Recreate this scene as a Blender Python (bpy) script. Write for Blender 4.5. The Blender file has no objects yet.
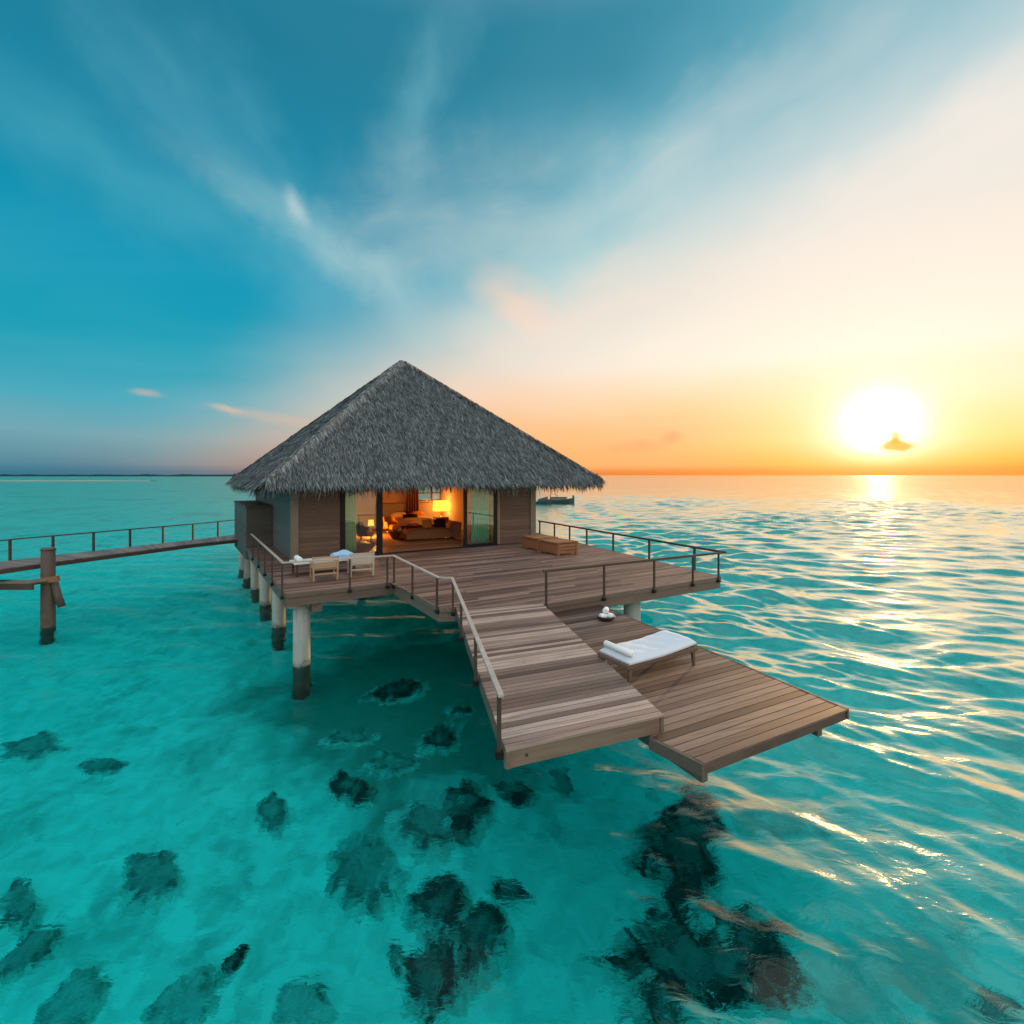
import bpy, math, random
import numpy as np
from mathutils import Vector, Matrix, noise as mnoise

random.seed(11)
rng = np.random.default_rng(11)
scene = bpy.context.scene
COL = scene.collection

def lin(r, g, b, a=1.0):
    f = lambda c: (c / 255.0) / 12.92 if c / 255.0 <= 0.04045 else (((c / 255.0) + 0.055) / 1.055) ** 2.4
    return (f(r), f(g), f(b), a)

# ------------------------------------------------------------------ camera
FPX, HY, CAMZ = 500.0, 475.0, 5.5          # focal length in pixels, horizon row, eye height above the water
cam_data = bpy.data.cameras.new("camera")
cam_data.sensor_width = 36.0
cam_data.lens = 36.0 * FPX / 1024.0
cam_data.shift_y = (HY - 512.0) / 1024.0
cam_data.clip_start = 0.1
cam_data.clip_end = 20000.0
cam = bpy.data.objects.new("camera", cam_data)
cam.location = (0, 0, CAMZ)
cam.rotation_euler = (math.radians(90), 0, 0)
COL.objects.link(cam)
scene.camera = cam

# ------------------------------------------------------------------ node helper
class N:
    """tiny expression builder over a node tree"""
    def __init__(self, nt):
        self.nt = nt
        nt.nodes.clear()
    def node(self, typ, ins=None, **props):
        n = self.nt.nodes.new(typ)
        for k, v in props.items():
            setattr(n, k, v)
        for k, v in (ins or {}).items():
            self.put(n.inputs[k], v)
        return n
    def put(self, sock, v):
        if isinstance(v, bpy.types.NodeSocket):
            self.nt.links.new(v, sock)
        else:
            sock.default_value = v
    def m(self, op, a, b=0.0, c=0.0, clamp=False):
        n = self.nt.nodes.new('ShaderNodeMath'); n.operation = op; n.use_clamp = clamp
        self.put(n.inputs[0], a); self.put(n.inputs[1], b); self.put(n.inputs[2], c)
        return n.outputs[0]
    def add(self, a, b): return self.m('ADD', a, b)
    def sub(self, a, b): return self.m('SUBTRACT', a, b)
    def mul(self, a, b): return self.m('MULTIPLY', a, b)
    def vm(self, op, a, b=(0, 0, 0)):
        n = self.nt.nodes.new('ShaderNodeVectorMath'); n.operation = op
        self.put(n.inputs[0], a); self.put(n.inputs[1], b)
        return n.outputs['Value'] if op in ('DOT_PRODUCT', 'LENGTH', 'DISTANCE') else n.outputs[0]
    def ss(self, x, e0, e1):
        n = self.nt.nodes.new('ShaderNodeMapRange'); n.interpolation_type = 'SMOOTHSTEP'
        self.put(n.inputs[0], x); n.inputs[1].default_value = e0; n.inputs[2].default_value = e1
        return n.outputs[0]
    def ramp(self, x, stops, interp='LINEAR'):
        n = self.nt.nodes.new('ShaderNodeValToRGB'); cr = n.color_ramp; cr.interpolation = interp
        self.put(n.inputs[0], x)
        while len(cr.elements) < len(stops): cr.elements.new(0.5)
        for e, (p, c) in zip(cr.elements, stops):
            e.position = p; e.color = c if len(c) == 4 else (*c, 1)
        return n.outputs[0]
    def mix(self, f, a, b, mode='MIX'):
        n = self.nt.nodes.new('ShaderNodeMix'); n.data_type = 'RGBA'; n.blend_type = mode
        self.put(n.inputs[0], f); self.put(n.inputs[6], a); self.put(n.inputs[7], b)
        return n.outputs[2]
    def noise(self, vec, scale, detail=3.0, rough=0.5, dist=0.0, color=False):
        n = self.node('ShaderNodeTexNoise', {'Scale': scale, 'Detail': detail, 'Roughness': rough, 'Distortion': dist})
        if vec is not None: self.put(n.inputs['Vector'], vec)
        return n.outputs['Color' if color else 'Fac']
    def mapping(self, vec, scale=(1, 1, 1), rot=(0, 0, 0), loc=(0, 0, 0)):
        n = self.node('ShaderNodeMapping', {'Vector': vec, 'Scale': scale, 'Rotation': rot, 'Location': loc})
        return n.outputs[0]

# ------------------------------------------------------------------ sky and sun
def pxdir(px, py):
    return Vector((px - 512.0, FPX, HY - py)).normalized()
SUN = pxdir(880, 424)
sun_el = math.asin(SUN.z); sun_az = math.atan2(SUN.x, SUN.y)

world = bpy.data.worlds.new("World")
scene.world = world
world.use_nodes = True
w = N(world.node_tree)
gen = w.node('ShaderNodeTexCoord').outputs['Generated']
d = w.vm('NORMALIZE', gen)
sep = w.node('ShaderNodeSeparateXYZ', {0: d})
dx, dy, dz = sep.outputs
warp = w.noise(w.mapping(d, (1, 1, 2.2)), 2.2, 4, 0.55, color=True)
wv = w.vm('SUBTRACT', warp, (0.5, 0.5, 0.5))
wz = w.node('ShaderNodeSeparateXYZ', {0: wv}).outputs
zc = w.m('MAXIMUM', dz, 0.0)
zl = w.add(zc, w.mul(wz[2], 0.05))
left = w.ramp(zl, [(0.0, lin(58, 122, 146)), (0.025, lin(95, 146, 162)), (0.06, lin(112, 165, 178)), (0.115, lin(72, 168, 188)),
                   (0.2, lin(0, 156, 180)), (0.33, lin(0, 150, 182)), (0.47, lin(0, 132, 164)), (0.62, lin(0, 114, 144))])
right = w.ramp(zl, [(0.0, lin(240, 135, 62)), (0.02, lin(252, 172, 70)), (0.055, lin(255, 212, 128)), (0.12, lin(255, 229, 172)),
                    (0.2, lin(255, 241, 222)), (0.34, lin(246, 233, 220)), (0.47, lin(222, 226, 222)), (0.6, lin(165, 202, 212))])
# diagonal border between the teal and the warm side
k = w.add(w.sub(dx, w.mul(zc, 0.98)), 0.30)
k = w.add(k, w.add(w.mul(wz[0], 0.22), w.mul(wz[1], 0.08)))
side = w.ss(k, -0.46, 0.50)
mid = w.ramp(zl, [(0.0, lin(222, 138, 98)), (0.03, lin(244, 170, 122)), (0.08, lin(240, 196, 162)), (0.15, lin(240, 217, 198)),
                  (0.25, lin(220, 217, 207)), (0.36, lin(172, 209, 211)), (0.48, lin(112, 183, 199)), (0.62, lin(58, 154, 178))])
s2 = w.mul(side, 2.0)
sky = w.mix(w.m('MINIMUM', s2, 1.0), left, mid)
sky = w.mix(w.m('MAXIMUM', w.sub(s2, 1.0), 0.0), sky, right)
# salmon band low over the middle of the horizon
pk = w.mul(w.mul(w.ss(dx, -0.5, 0.1), w.sub(1.0, w.ss(dx, 0.25, 0.62))), w.mul(w.ss(zc, 0.0, 0.02), w.sub(1.0, w.ss(zc, 0.05, 0.24))))
sky = w.mix(w.mul(pk, 0.75), sky, lin(255, 178, 120))
# high cirrus: streaks on a plane overhead
inv = w.m('DIVIDE', 1.0, w.add(zc, 0.16))
plane = w.node('ShaderNodeCombineXYZ', {0: w.mul(dx, inv), 1: w.mul(dy, inv), 2: 0.0}).outputs[0]
cv = w.mapping(plane, (0.45, 0.9, 1), (0, 0, math.radians(32)), (1.3, 0.4, 0))
c1 = w.noise(cv, 1.1, 5, 0.45, 0.9)
c2 = w.noise(w.mapping(plane, (1.0, 0.6, 1), (0, 0, math.radians(-40)), (4.1, 2.2, 0)), 0.8, 5, 0.45, 0.5)
cl = w.add(w.mul(w.ss(c1, 0.40, 0.82), 0.55), w.mul(w.ss(c2, 0.42, 0.85), 0.5))
cl = w.mul(cl, w.ss(zc, 0.03, 0.22))
ccol = w.mix(side, lin(110, 190, 205), lin(255, 240, 226))
sky = w.mix(w.m('MINIMUM', w.mul(cl, w.add(0.42, w.mul(side, 0.25))), 0.6), sky, ccol)
# single clouds: (px, py, half-width, half-height, tilt, colour, strength)
def puff(sky, px, py, rx, rz, tilt, col, amt, edge=0.6, nsc=9.0):
    c = pxdir(px, py)
    rt = Vector((c.y, -c.x, 0)).normalized(); up = rt.cross(c)
    ct, st = math.cos(math.radians(tilt)), math.sin(math.radians(tilt))
    a1 = rt * ct + up * st; a2 = up * ct - rt * st
    n_ = w.vm('SUBTRACT', w.noise(d, nsc, 5, 0.6, color=True), (0.5, 0.5, 0.5))
    q = w.vm('SUBTRACT', w.vm('ADD', d, w.vm('MULTIPLY', n_, (rx * 0.8, rx * 0.8, rz * 1.2))), tuple(c))
    a = w.mul(w.vm('DOT_PRODUCT', q, tuple(a1)), 1 / rx); b = w.mul(w.vm('DOT_PRODUCT', q, tuple(a2)), 1 / rz)
    r = w.m('SQRT', w.add(w.mul(a, a), w.mul(b, b)))
    f = w.mul(w.sub(1.0, w.ss(r, 1 - edge, 1.0)), amt)
    if rx > 0.06:      # feathery strands along the cloud's length
        soft = w.vm('ADD', d, w.vm('SCALE', w.vm('SUBTRACT', warp, (0.5, 0.5, 0.5)), (0, 0, 0)))
        soft.node.inputs[1].links[0].from_node.inputs['Scale'].default_value = 0.12
        lx, lz = w.vm('DOT_PRODUCT', soft, tuple(a1)), w.vm('DOT_PRODUCT', soft, tuple(a2))
        st_ = w.noise(w.node('ShaderNodeCombineXYZ', {0: w.mul(lx, 4.0), 1: w.mul(lz, 13.0), 2: px * 0.01}).outputs[0], 1.0, 5, 0.5, 0.25)
        f = w.m('MINIMUM', w.mul(f, w.mul(w.add(w.mul(w.ss(st_, 0.15, 0.85), 0.85), 0.2), 1.25)), 0.95)
    return w.mix(f, sky, col)
sky = puff(sky, 250, 175, 0.40, 0.13, -48, lin(110, 186, 204), 0.36, 1.0, 4)
sky = puff(sky, 296, 208, 0.045, 0.026, -60, lin(215, 226, 226), 0.55, 1.0, 12)
sky = puff(sky, 180, 205, 0.40, 0.10, -18, lin(90, 178, 196), 0.40, 1.0, 4)
sky = puff(sky, 420, 105, 0.22, 0.075, 70, lin(130, 194, 206), 0.42, 1.0, 5)
sky = puff(sky, 350, 262, 0.36, 0.07, -32, lin(170, 206, 208), 0.5, 1.0, 5)
sky = puff(sky, 490, 220, 0.46, 0.16, 12, lin(196, 212, 208), 0.42, 1.0, 4)
sky = puff(sky, 512, 298, 0.12, 0.065, -24, lin(255, 214, 188), 0.85, 1.0, 7)
sky = puff(sky, 600, 300, 0.34, 0.09, 16, lin(255, 226, 208), 0.45, 1.0, 5)
sky = puff(sky, 147, 393, 0.032, 0.009, -3, lin(200, 180, 172), 0.6, 1.0, 26)
sky = puff(sky, 228, 409, 0.040, 0.009, -12, lin(226, 192, 168), 0.6, 1.0, 26)
sky = puff(sky, 275, 418, 0.14, 0.016, -8, lin(222, 186, 162), 0.55, 1.0, 9)
sky = puff(sky, 940, 155, 0.36, 0.09, 16, lin(254, 238, 226), 0.55, 1.0, 5)
sky = puff(sky, 720, 130, 0.5, 0.12, 24, lin(222, 226, 222), 0.4, 1.0, 4)
sky = puff(sky, 640, 446, 0.10, 0.016, 2, lin(232, 150, 112), 0.6, 0.9, 22)
sky = puff(sky, 672, 438, 0.030, 0.018, 10, lin(236, 152, 110), 0.5, 0.9, 30)
# glow round the sun, and its washed-out disc
ca = w.m('MINIMUM', w.vm('DOT_PRODUCT', d, tuple(SUN)), 1.0)
ang = w.m('ARCCOSINE', ca)
def ex(scale, k): return w.mul(w.m('EXPONENT', w.mul(ang, -1.0 / scale)), k)
g1 = w.vm('SCALE', lin(255, 232, 165)[:3], (0, 0, 0))
g1n = g1.node; w.put(g1n.inputs['Scale'], ex(0.12, 0.20))
def gauss(sc_): return w.m('EXPONENT', w.mul(w.m('POWER', w.mul(ang, 1 / sc_), 2.0), -1.0))
g2 = w.vm('SCALE', (1.0, 0.80, 0.46), (0, 0, 0)); w.put(g2.node.inputs['Scale'], w.mul(gauss(0.04), 3.2))
horizon_gate = w.ss(dz, 0.0, 0.05)
g2b = w.vm('SCALE', g2, (0, 0, 0)); w.put(g2b.node.inputs['Scale'], w.add(w.mul(horizon_gate, 0.8), 0.2))
sky = w.vm('ADD', sky, g1)
sky = w.mix(w.mul(gauss(0.078), w.add(w.mul(w.ss(dz, 0.0, 0.06), 0.85), 0.1)), sky, (1.04, 1.0, 0.88, 1))
sky = w.vm('ADD', sky, g2b)
# darker rim of far haze on the horizon line
rim = w.mul(w.sub(1.0, w.ss(dz, 0.002, 0.02)), 0.45)
sky = w.mix(rim, sky, w.mix(w.ss(dx, -0.35, 0.3), lin(40, 110, 138), lin(226, 128, 62)))
# the small golden cloud across the sun
sky = puff(sky, 896, 445, 0.030, 0.013, 0, lin(196, 158, 40), 0.9, 0.6, 30)
sky = puff(sky, 896, 438, 0.012, 0.018, 0, lin(202, 164, 46), 0.85, 0.8, 30)
# fill light added as brighter sky overhead and behind, outside the picture
over = w.m('MAXIMUM', w.ss(dz, 0.66, 0.95), w.mul(w.ss(w.mul(dy, -1.0), -0.05, 0.5), w.ss(dz, 0.02, 0.35)))
sky = w.mix(over, sky, (1.18, 1.22, 1.22, 1))
nish = w.node('ShaderNodeTexSky', sky_type='NISHITA', sun_disc=False, sun_elevation=max(sun_el, 0.03), sun_rotation=sun_az)
nsc = w.vm('SCALE', nish.outputs[0], (0, 0, 0)); nsc.node.inputs['Scale'].default_value = 0.006
sky = w.vm('ADD', sky, nsc)
bg = w.node('ShaderNodeBackground', {'Color': sky, 'Strength': 1.0})
w.node('ShaderNodeOutputWorld', {'Surface': bg.outputs[0]})
world.cycles.sampling_method = 'MANUAL'
world.cycles.sample_map_resolution = 1024

sd = bpy.data.lights.new("sun", 'SUN')
sd.energy = 3.4; sd.angle = math.radians(2.0); sd.color = (1.0, 0.56, 0.22)
sd.cycles.use_multiple_importance_sampling = False
sun = bpy.data.objects.new("sun", sd)
sun.rotation_euler = (-SUN).to_track_quat('-Z', 'Y').to_euler()
sun.location = SUN * 60
COL.objects.link(sun)

scene.view_settings.view_transform = 'Standard'
scene.view_settings.look = 'None'
scene.view_settings.exposure = 0.0
scene.view_settings.gamma = 1.0
scene.render.engine = 'CYCLES'
cy = scene.cycles
cy.use_denoising = True
cy.max_bounces = 10; cy.diffuse_bounces = 3; cy.glossy_bounces = 4; cy.transmission_bounces = 8; cy.transparent_max_bounces = 12
cy.sample_clamp_indirect = 4.0
cy.sample_clamp_direct = 12.0
cy.blur_glossy = 0.5

# ------------------------------------------------------------------ mesh helpers
class MB:
    def __init__(self): self.v = []; self.f = []; self.s = []
    def face(self, pts, smooth=False):
        i = len(self.v); self.v += [tuple(p) for p in pts]; self.f.append(tuple(range(i, i + len(pts)))); self.s.append(smooth)
    def hexa(self, p, smooth=False):
        """p: 4 bottom then 4 top corners, both counter-clockwise from above"""
        i = len(self.v); self.v += [tuple(q) for q in p]
        for q in ((3, 2, 1, 0), (4, 5, 6, 7), (0, 1, 5, 4), (1, 2, 6, 5), (2, 3, 7, 6), (3, 0, 4, 7)):
            self.f.append(tuple(i + a for a in q)); self.s.append(smooth)
    def box(self, c, ax, ay, sx, sy, z0, z1):
        """box centred on c (xy) with half sizes sx, sy along the plan axes ax, ay"""
        c = Vector(c[:2]); ax = Vector(ax[:2]); ay = Vector(ay[:2])
        q = [c - ax * sx - ay * sy, c + ax * sx - ay * sy, c + ax * sx + ay * sy, c - ax * sx + ay * sy]
        if ax.x * ay.y - ax.y * ay.x < 0: q = q[::-1]
        self.hexa([(a.x, a.y, z0) for a in q] + [(a.x, a.y, z1) for a in q])
    def prism(self, poly, z0, z1):
        n = len(poly); i = len(self.v)
        area = sum(poly[a][0] * poly[(a + 1) % n][1] - poly[(a + 1) % n][0] * poly[a][1] for a in range(n))
        if area < 0: poly = poly[::-1]
        self.v += [(p[0], p[1], z0) for p in poly] + [(p[0], p[1], z1) for p in poly]
        self.f.append(tuple(i + a for a in range(n - 1, -1, -1))); self.s.append(False)
        self.f.append(tuple(i + n + a for a in range(n))); self.s.append(False)
        for a in range(n):
            b = (a + 1) % n
            self.f.append((i + a, i + b, i + n + b, i + n + a)); self.s.append(False)
    def beam(self, a, b, wd, ht, up=(0, 0, 1)):
        """square bar from a to b"""
        a = Vector(a); b = Vector(b); t = (b - a).normalized(); u = Vector(up)
        if abs(t.dot(u)) > 0.95: u = Vector((0, 1, 0))
        r = t.cross(u).normalized(); u = r.cross(t)
        q = []
        for p in (a, b):
            q += [p - r * wd / 2 - u * ht / 2, p + r * wd / 2 - u * ht / 2, p + r * wd / 2 + u * ht / 2, p - r * wd / 2 + u * ht / 2]
        i = len(self.v); self.v += [tuple(x) for x in q]
        for f in ((3, 2, 1, 0), (4, 5, 6, 7), (0, 1, 5, 4), (1, 2, 6, 5), (2, 3, 7, 6), (3, 0, 4, 7)):
            self.f.append(tuple(i + x for x in f)); self.s.append(False)
    def tube(self, pts, rad, n=12, caps=True):
        pts = [Vector(p) for p in pts]; i0 = len(self.v); m = len(pts)
        rs = rad if isinstance(rad, (list, tuple)) else [rad] * m
        for j, p in enumerate(pts):
            t = (pts[min(j + 1, m - 1)] - pts[max(j - 1, 0)]).normalized()
            u = Vector((0, 0, 1)) if abs(t.z) < 0.9 else Vector((1, 0, 0))
            r = t.cross(u).normalized(); u = r.cross(t)
            for a in range(n):
                an = 2 * math.pi * a / n
                self.v.append(tuple(p + (r * math.cos(an) + u * math.sin(an)) * rs[j]))
        for j in range(m - 1):
            for a in range(n):
                b = (a + 1) % n
                self.f.append((i0 + j * n + a, i0 + j * n + b, i0 + (j + 1) * n + b, i0 + (j + 1) * n + a)); self.s.append(True)
        if caps:
            self.f.append(tuple(i0 + a for a in range(n - 1, -1, -1))); self.s.append(False)
            self.f.append(tuple(i0 + (m - 1) * n + a for a in range(n))); self.s.append(False)
    def lathe(self, c, prof, n=20):
        """prof: (radius, z) pairs bottom to top round centre c"""
        i0 = len(self.v); m = len(prof)
        for r, z in prof:
            for a in range(n):
                an = 2 * math.pi * a / n
                self.v.append((c[0] + r * math.cos(an), c[1] + r * math.sin(an), c[2] + z))
        for j in range(m - 1):
            for a in range(n):
                b = (a + 1) % n
                self.f.append((i0 + j * n + a, i0 + j * n + b, i0 + (j + 1) * n + b, i0 + (j + 1) * n + a)); self.s.append(True)
    def grid(self, P, smooth=True, flip=False):
        """P: rows of points"""
        i0 = len(self.v); m = len(P); n = len(P[0])
        for row in P: self.v += [tuple(p) for p in row]
        for j in range(m - 1):
            for a in range(n - 1):
                q = (i0 + j * n + a, i0 + j * n + a + 1, i0 + (j + 1) * n + a + 1, i0 + (j + 1) * n + a)
                self.f.append(q[::-1] if flip else q); self.s.append(smooth)
    def cushion(self, c, ax, ay, sx, sy, z0, th, puffy=0.06, n=10):
        """soft pad: rounded box with a crowned top, centre c (xy), plan axes"""
        c = Vector(c[:2]); ax = Vector(ax[:2]); ay = Vector(ay[:2]); rows = []
        for j in range(n + 1):
            v = -1 + 2 * j / n; row = []
            for i in range(n + 1):
                u = -1 + 2 * i / n
                e = (1 - abs(u) ** 6) * (1 - abs(v) ** 6)
                p = c + ax * sx * math.copysign(abs(u) ** 0.85, u) + ay * sy * math.copysign(abs(v) ** 0.85, v)
                row.append((p.x, p.y, z0 + th * 0.55 + (th * 0.45 + puffy * (1 - u * u) * (1 - v * v)) * max(e, 0) ** 0.5))
            rows.append(row)
        flip = (ax.x * ay.y - ax.y * ay.x) < 0
        self.grid(rows, True, flip)
        ring = [rows[0][i] for i in range(n + 1)] + [rows[j][n] for j in range(1, n + 1)] + [rows[n][i] for i in range(n - 1, -1, -1)] + [rows[j][0] for j in range(n - 1, 0, -1)]
        low = [(x, y, z0) for x, y, z in ring]
        for i in range(len(ring)):
            k2 = (i + 1) % len(ring)
            q = [low[i], low[k2], ring[k2], ring[i]]
            self.face(q[::-1] if flip else q, True)
        self.face(low[::-1] if not flip else low)
    def build(self, name, mat, parent=None, local=False, bevel=0.0):
        me = bpy.data.meshes.new(name)
        vs = np.array(self.v, dtype=float)
        if parent is not None and not local:
            o_ = parent
            while o_ is not None:
                vs = vs - np.array(o_.location); o_ = o_.parent
        me.from_pydata(vs.tolist(), [], self.f)
        me.polygons.foreach_set('use_smooth', self.s)
        me.materials.append(mat)
        me.update()
        o = bpy.data.objects.new(name, me)
        if parent is not None: o.parent = parent
        COL.objects.link(o)
        if bevel:
            b = o.modifiers.new('bevel', 'BEVEL'); b.width = bevel; b.segments = 2; b.limit_method = 'ANGLE'; b.angle_limit = math.radians(50)
        return o

def tag(o, label=None, cat=None, group=None, kind=None):
    if label: o['label'] = label
    if cat: o['category'] = cat
    if group: o['group'] = group
    if kind: o['kind'] = kind
    return o
def thing(name, loc, label, cat, group=None, rz=0.0):
    o = bpy.data.objects.new(name, None); o.empty_display_size = 0.2
    o.location = loc; o.rotation_euler = (0, 0, rz); COL.objects.link(o)
    return tag(o, label, cat, group)
def copy_tree(o, parent=None):
    c = o.copy(); COL.objects.link(c)
    if parent is not None: c.parent = parent
    for ch in list(o.children): copy_tree(ch, c)
    return c

# ------------------------------------------------------------------ materials
def mat(name):
    m = bpy.data.materials.new(name); m.use_nodes = True
    return m, N(m.node_tree)
def finish(n, surf, disp=None):
    n.node('ShaderNodeOutputMaterial', {'Surface': surf})
def wood(name, base, dark, light, ang=0.0, rough=0.62, grain=1.0, vary=0.5, spec=0.35, vertical=False):
    """boards: each board (mesh island) has its own tone; grain runs along the board"""
    m, n = mat(name)
    co = n.node('ShaderNodeTexCoord').outputs['Object']
    geo = n.node('ShaderNodeNewGeometry')
    rnd = geo.outputs['Random Per Island']
    off = n.node('ShaderNodeCombineXYZ', {0: n.mul(rnd, 37.0), 1: n.mul(rnd, 91.0), 2: n.mul(rnd, 13.0)}).outputs[0]
    rc = n.node('ShaderNodeVectorRotate', {'Vector': co, 'Angle': -ang}, rotation_type='Z_AXIS').outputs[0]
    sc = (22, 22, 1.2) if vertical else (1.1, 26, 26)
    g = n.noise(n.mapping(n.vm('ADD', rc, off), sc), 1.0, 5, 0.6, 0.4)
    blot = n.noise(n.vm('ADD', n.mapping(rc, (0.55, 1.6, 1.6)), off), 1.3, 4, 0.55)
    tone = n.ramp(rnd, [(0.0, dark), (0.35, base), (0.7, tuple((a + b) / 2 for a, b in zip(base, light))), (1.0, light)])
    c = n.mix(vary, base, tone)
    c = n.mix(n.mul(n.ss(g, 0.42, 0.72), 0.55 * grain), c, dark)
    c = n.mix(n.mul(n.ss(blot, 0.5, 0.75), 0.28), c, light)
    b = n.node('ShaderNodeBump', {'Strength': 0.35, 'Distance': 0.004, 'Height': g})
    r = n.add(rough, n.mul(n.sub(blot, 0.5), 0.3))
    p = n.node('ShaderNodeBsdfPrincipled', {'Base Color': c, 'Roughness': r, 'Specular IOR Level': spec, 'Normal': b.outputs[0]})
    finish(n, p.outputs[0]); return m
def plain(name, col, rough=0.7, spec=0.3, nscale=8.0, amt=0.25, bump=0.2, metal=0.0, sheen=0.0):
    m, n = mat(name)
    co = n.node('ShaderNodeTexCoord').outputs['Object']
    t = n.noise(co, nscale, 5, 0.6)
    t2 = n.noise(co, nscale * 7, 3, 0.6)
    c = n.mix(n.mul(n.ss(t, 0.35, 0.7), amt), col, tuple(x * 0.55 for x in col[:3]) + (1,))
    b = n.node('ShaderNodeBump', {'Strength': bump, 'Distance': 0.005, 'Height': n.add(t, n.mul(t2, 0.4))})
    p = n.node('ShaderNodeBsdfPrincipled', {'Base Color': c, 'Roughness': rough, 'Specular IOR Level': spec, 'Metallic': metal, 'Normal': b.outputs[0], 'Sheen Weight': sheen})
    finish(n, p.outputs[0]); return m

FA = math.atan2(0.4992, 0.8665)
WA = math.atan2(0.875, 2.16)
M = {}
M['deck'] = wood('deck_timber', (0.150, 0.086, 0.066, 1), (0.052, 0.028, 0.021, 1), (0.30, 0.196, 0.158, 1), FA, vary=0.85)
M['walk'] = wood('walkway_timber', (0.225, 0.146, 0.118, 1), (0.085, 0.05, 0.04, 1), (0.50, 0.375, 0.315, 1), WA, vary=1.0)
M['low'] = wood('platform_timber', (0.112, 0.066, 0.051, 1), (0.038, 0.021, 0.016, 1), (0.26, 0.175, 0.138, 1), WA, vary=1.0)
M['fascia'] = wood('fascia_timber', (0.15, 0.105, 0.082, 1), (0.07, 0.045, 0.035, 1), (0.25, 0.185, 0.145, 1), FA, vary=0.4)
M['fascia_light'] = wood('weathered_fascia', (0.21, 0.142, 0.104, 1), (0.09, 0.057, 0.041, 1), (0.32, 0.235, 0.185, 1), WA, vary=0.3)
M['joist'] = wood('joist_timber', (0.10, 0.075, 0.06, 1), (0.05, 0.035, 0.03, 1), (0.16, 0.125, 0.1, 1), FA, vary=0.5)
M['siding'] = wood('siding_timber', (0.118, 0.070, 0.048, 1), (0.058, 0.034, 0.023, 1), (0.18, 0.118, 0.086, 1), FA, vary=0.5)
M['siding_side'] = wood('grey_siding_timber', (0.10, 0.102, 0.10, 1), (0.065, 0.066, 0.064, 1), (0.14, 0.142, 0.138, 1), FA + math.pi / 2, vary=0.4)
M['annex'] = wood('annex_timber', (0.075, 0.066, 0.058, 1), (0.04, 0.035, 0.03, 1), (0.12, 0.105, 0.094, 1), FA, vary=0.4)
M['post'] = wood('corner_post_timber', (0.20, 0.155, 0.115, 1), (0.12, 0.088, 0.065, 1), (0.26, 0.20, 0.15, 1), 0, vary=0.3, vertical=True)
M['rail_dark'] = wood('dark_rail_timber', (0.065, 0.042, 0.03, 1), (0.03, 0.021, 0.016, 1), (0.12, 0.08, 0.058, 1), FA, vary=0.4)
M['rail_pale'] = wood('weathered_sky_sheen_rail', (0.40, 0.35, 0.31, 1), (0.22, 0.18, 0.155, 1), (0.6, 0.54, 0.49, 1), FA, vary=0.4)  # pale tone of the weathered rail has the sky's reflection painted in
M['jetty'] = wood('jetty_timber', (0.17, 0.135, 0.125, 1), (0.08, 0.06, 0.05, 1), (0.28, 0.23, 0.21, 1), math.radians(155), vary=0.6)
M['jetty_post'] = wood('jetty_post_timber', (0.11, 0.075, 0.06, 1), (0.05, 0.035, 0.03, 1), (0.2, 0.14, 0.11, 1), 0, vary=0.4, vertical=True)
M['teak'] = wood('warm_teak', (0.26, 0.112, 0.05, 1), (0.11, 0.045, 0.022, 1), (0.40, 0.20, 0.095, 1), FA, vary=0.5)
M['teak_pale'] = wood('pale_teak', (0.46, 0.32, 0.19, 1), (0.26, 0.165, 0.09, 1), (0.6, 0.46, 0.3, 1), 0, vary=0.4)
M['chair_grey'] = wood('silvered_teak', (0.5, 0.44, 0.36, 1), (0.3, 0.25, 0.2, 1), (0.66, 0.6, 0.52, 1), 0, vary=0.4)
M['lounger'] = wood('lounger_timber', (0.15, 0.098, 0.07, 1), (0.08, 0.05, 0.035, 1), (0.22, 0.15, 0.11, 1), FA, vary=0.3)
M['frame'] = plain('dark_door_frame', (0.012, 0.012, 0.013, 1), 0.5, 0.2, 5, 0.1, 0.05)
M['concrete'] = plain('weathered_concrete', (0.42, 0.42, 0.385, 1), 0.85, 0.2, 3.0, 0.45, 0.5)
M['white_cloth'] = plain('white_cotton', (0.60, 0.655, 0.73, 1), 0.9, 0.1, 14, 0.06, 0.3, sheen=0.3)
M['towel'] = plain('white_towelling', (0.82, 0.82, 0.82, 1), 0.95, 0.1, 40, 0.06, 0.6)
M['blue_cloth'] = plain('pale_blue_cotton', (0.32, 0.52, 0.74, 1), 0.9, 0.1, 14, 0.1, 0.3)
M['table_top'] = plain('pale_stone_top', (0.62, 0.66, 0.66, 1), 0.5, 0.4, 5, 0.12, 0.05)
M['bowl'] = plain('dark_bowl_lacquer', (0.03, 0.028, 0.03, 1), 0.35, 0.5, 8, 0.1, 0.05)
M['curtain'] = plain('green_sheer_curtain', (0.60, 0.72, 0.40, 1), 0.9, 0.1, 6, 0.12, 0.2)
M['curtain_teal'] = plain('teal_sheer_curtain', (0.32, 0.66, 0.50, 1), 0.9, 0.1, 6, 0.12, 0.2)
M['drape'] = plain('rust_drape', (0.12, 0.05, 0.025, 1), 0.9, 0.1, 6, 0.2, 0.2)
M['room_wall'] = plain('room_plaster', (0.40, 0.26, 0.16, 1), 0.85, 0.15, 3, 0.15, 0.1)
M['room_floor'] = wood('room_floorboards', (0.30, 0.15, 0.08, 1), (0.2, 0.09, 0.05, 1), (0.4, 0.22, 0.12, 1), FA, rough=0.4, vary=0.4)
M['ceiling'] = wood('soffit_boards', (0.16, 0.115, 0.085, 1), (0.09, 0.06, 0.045, 1), (0.22, 0.165, 0.12, 1), FA, vary=0.4)
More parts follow.
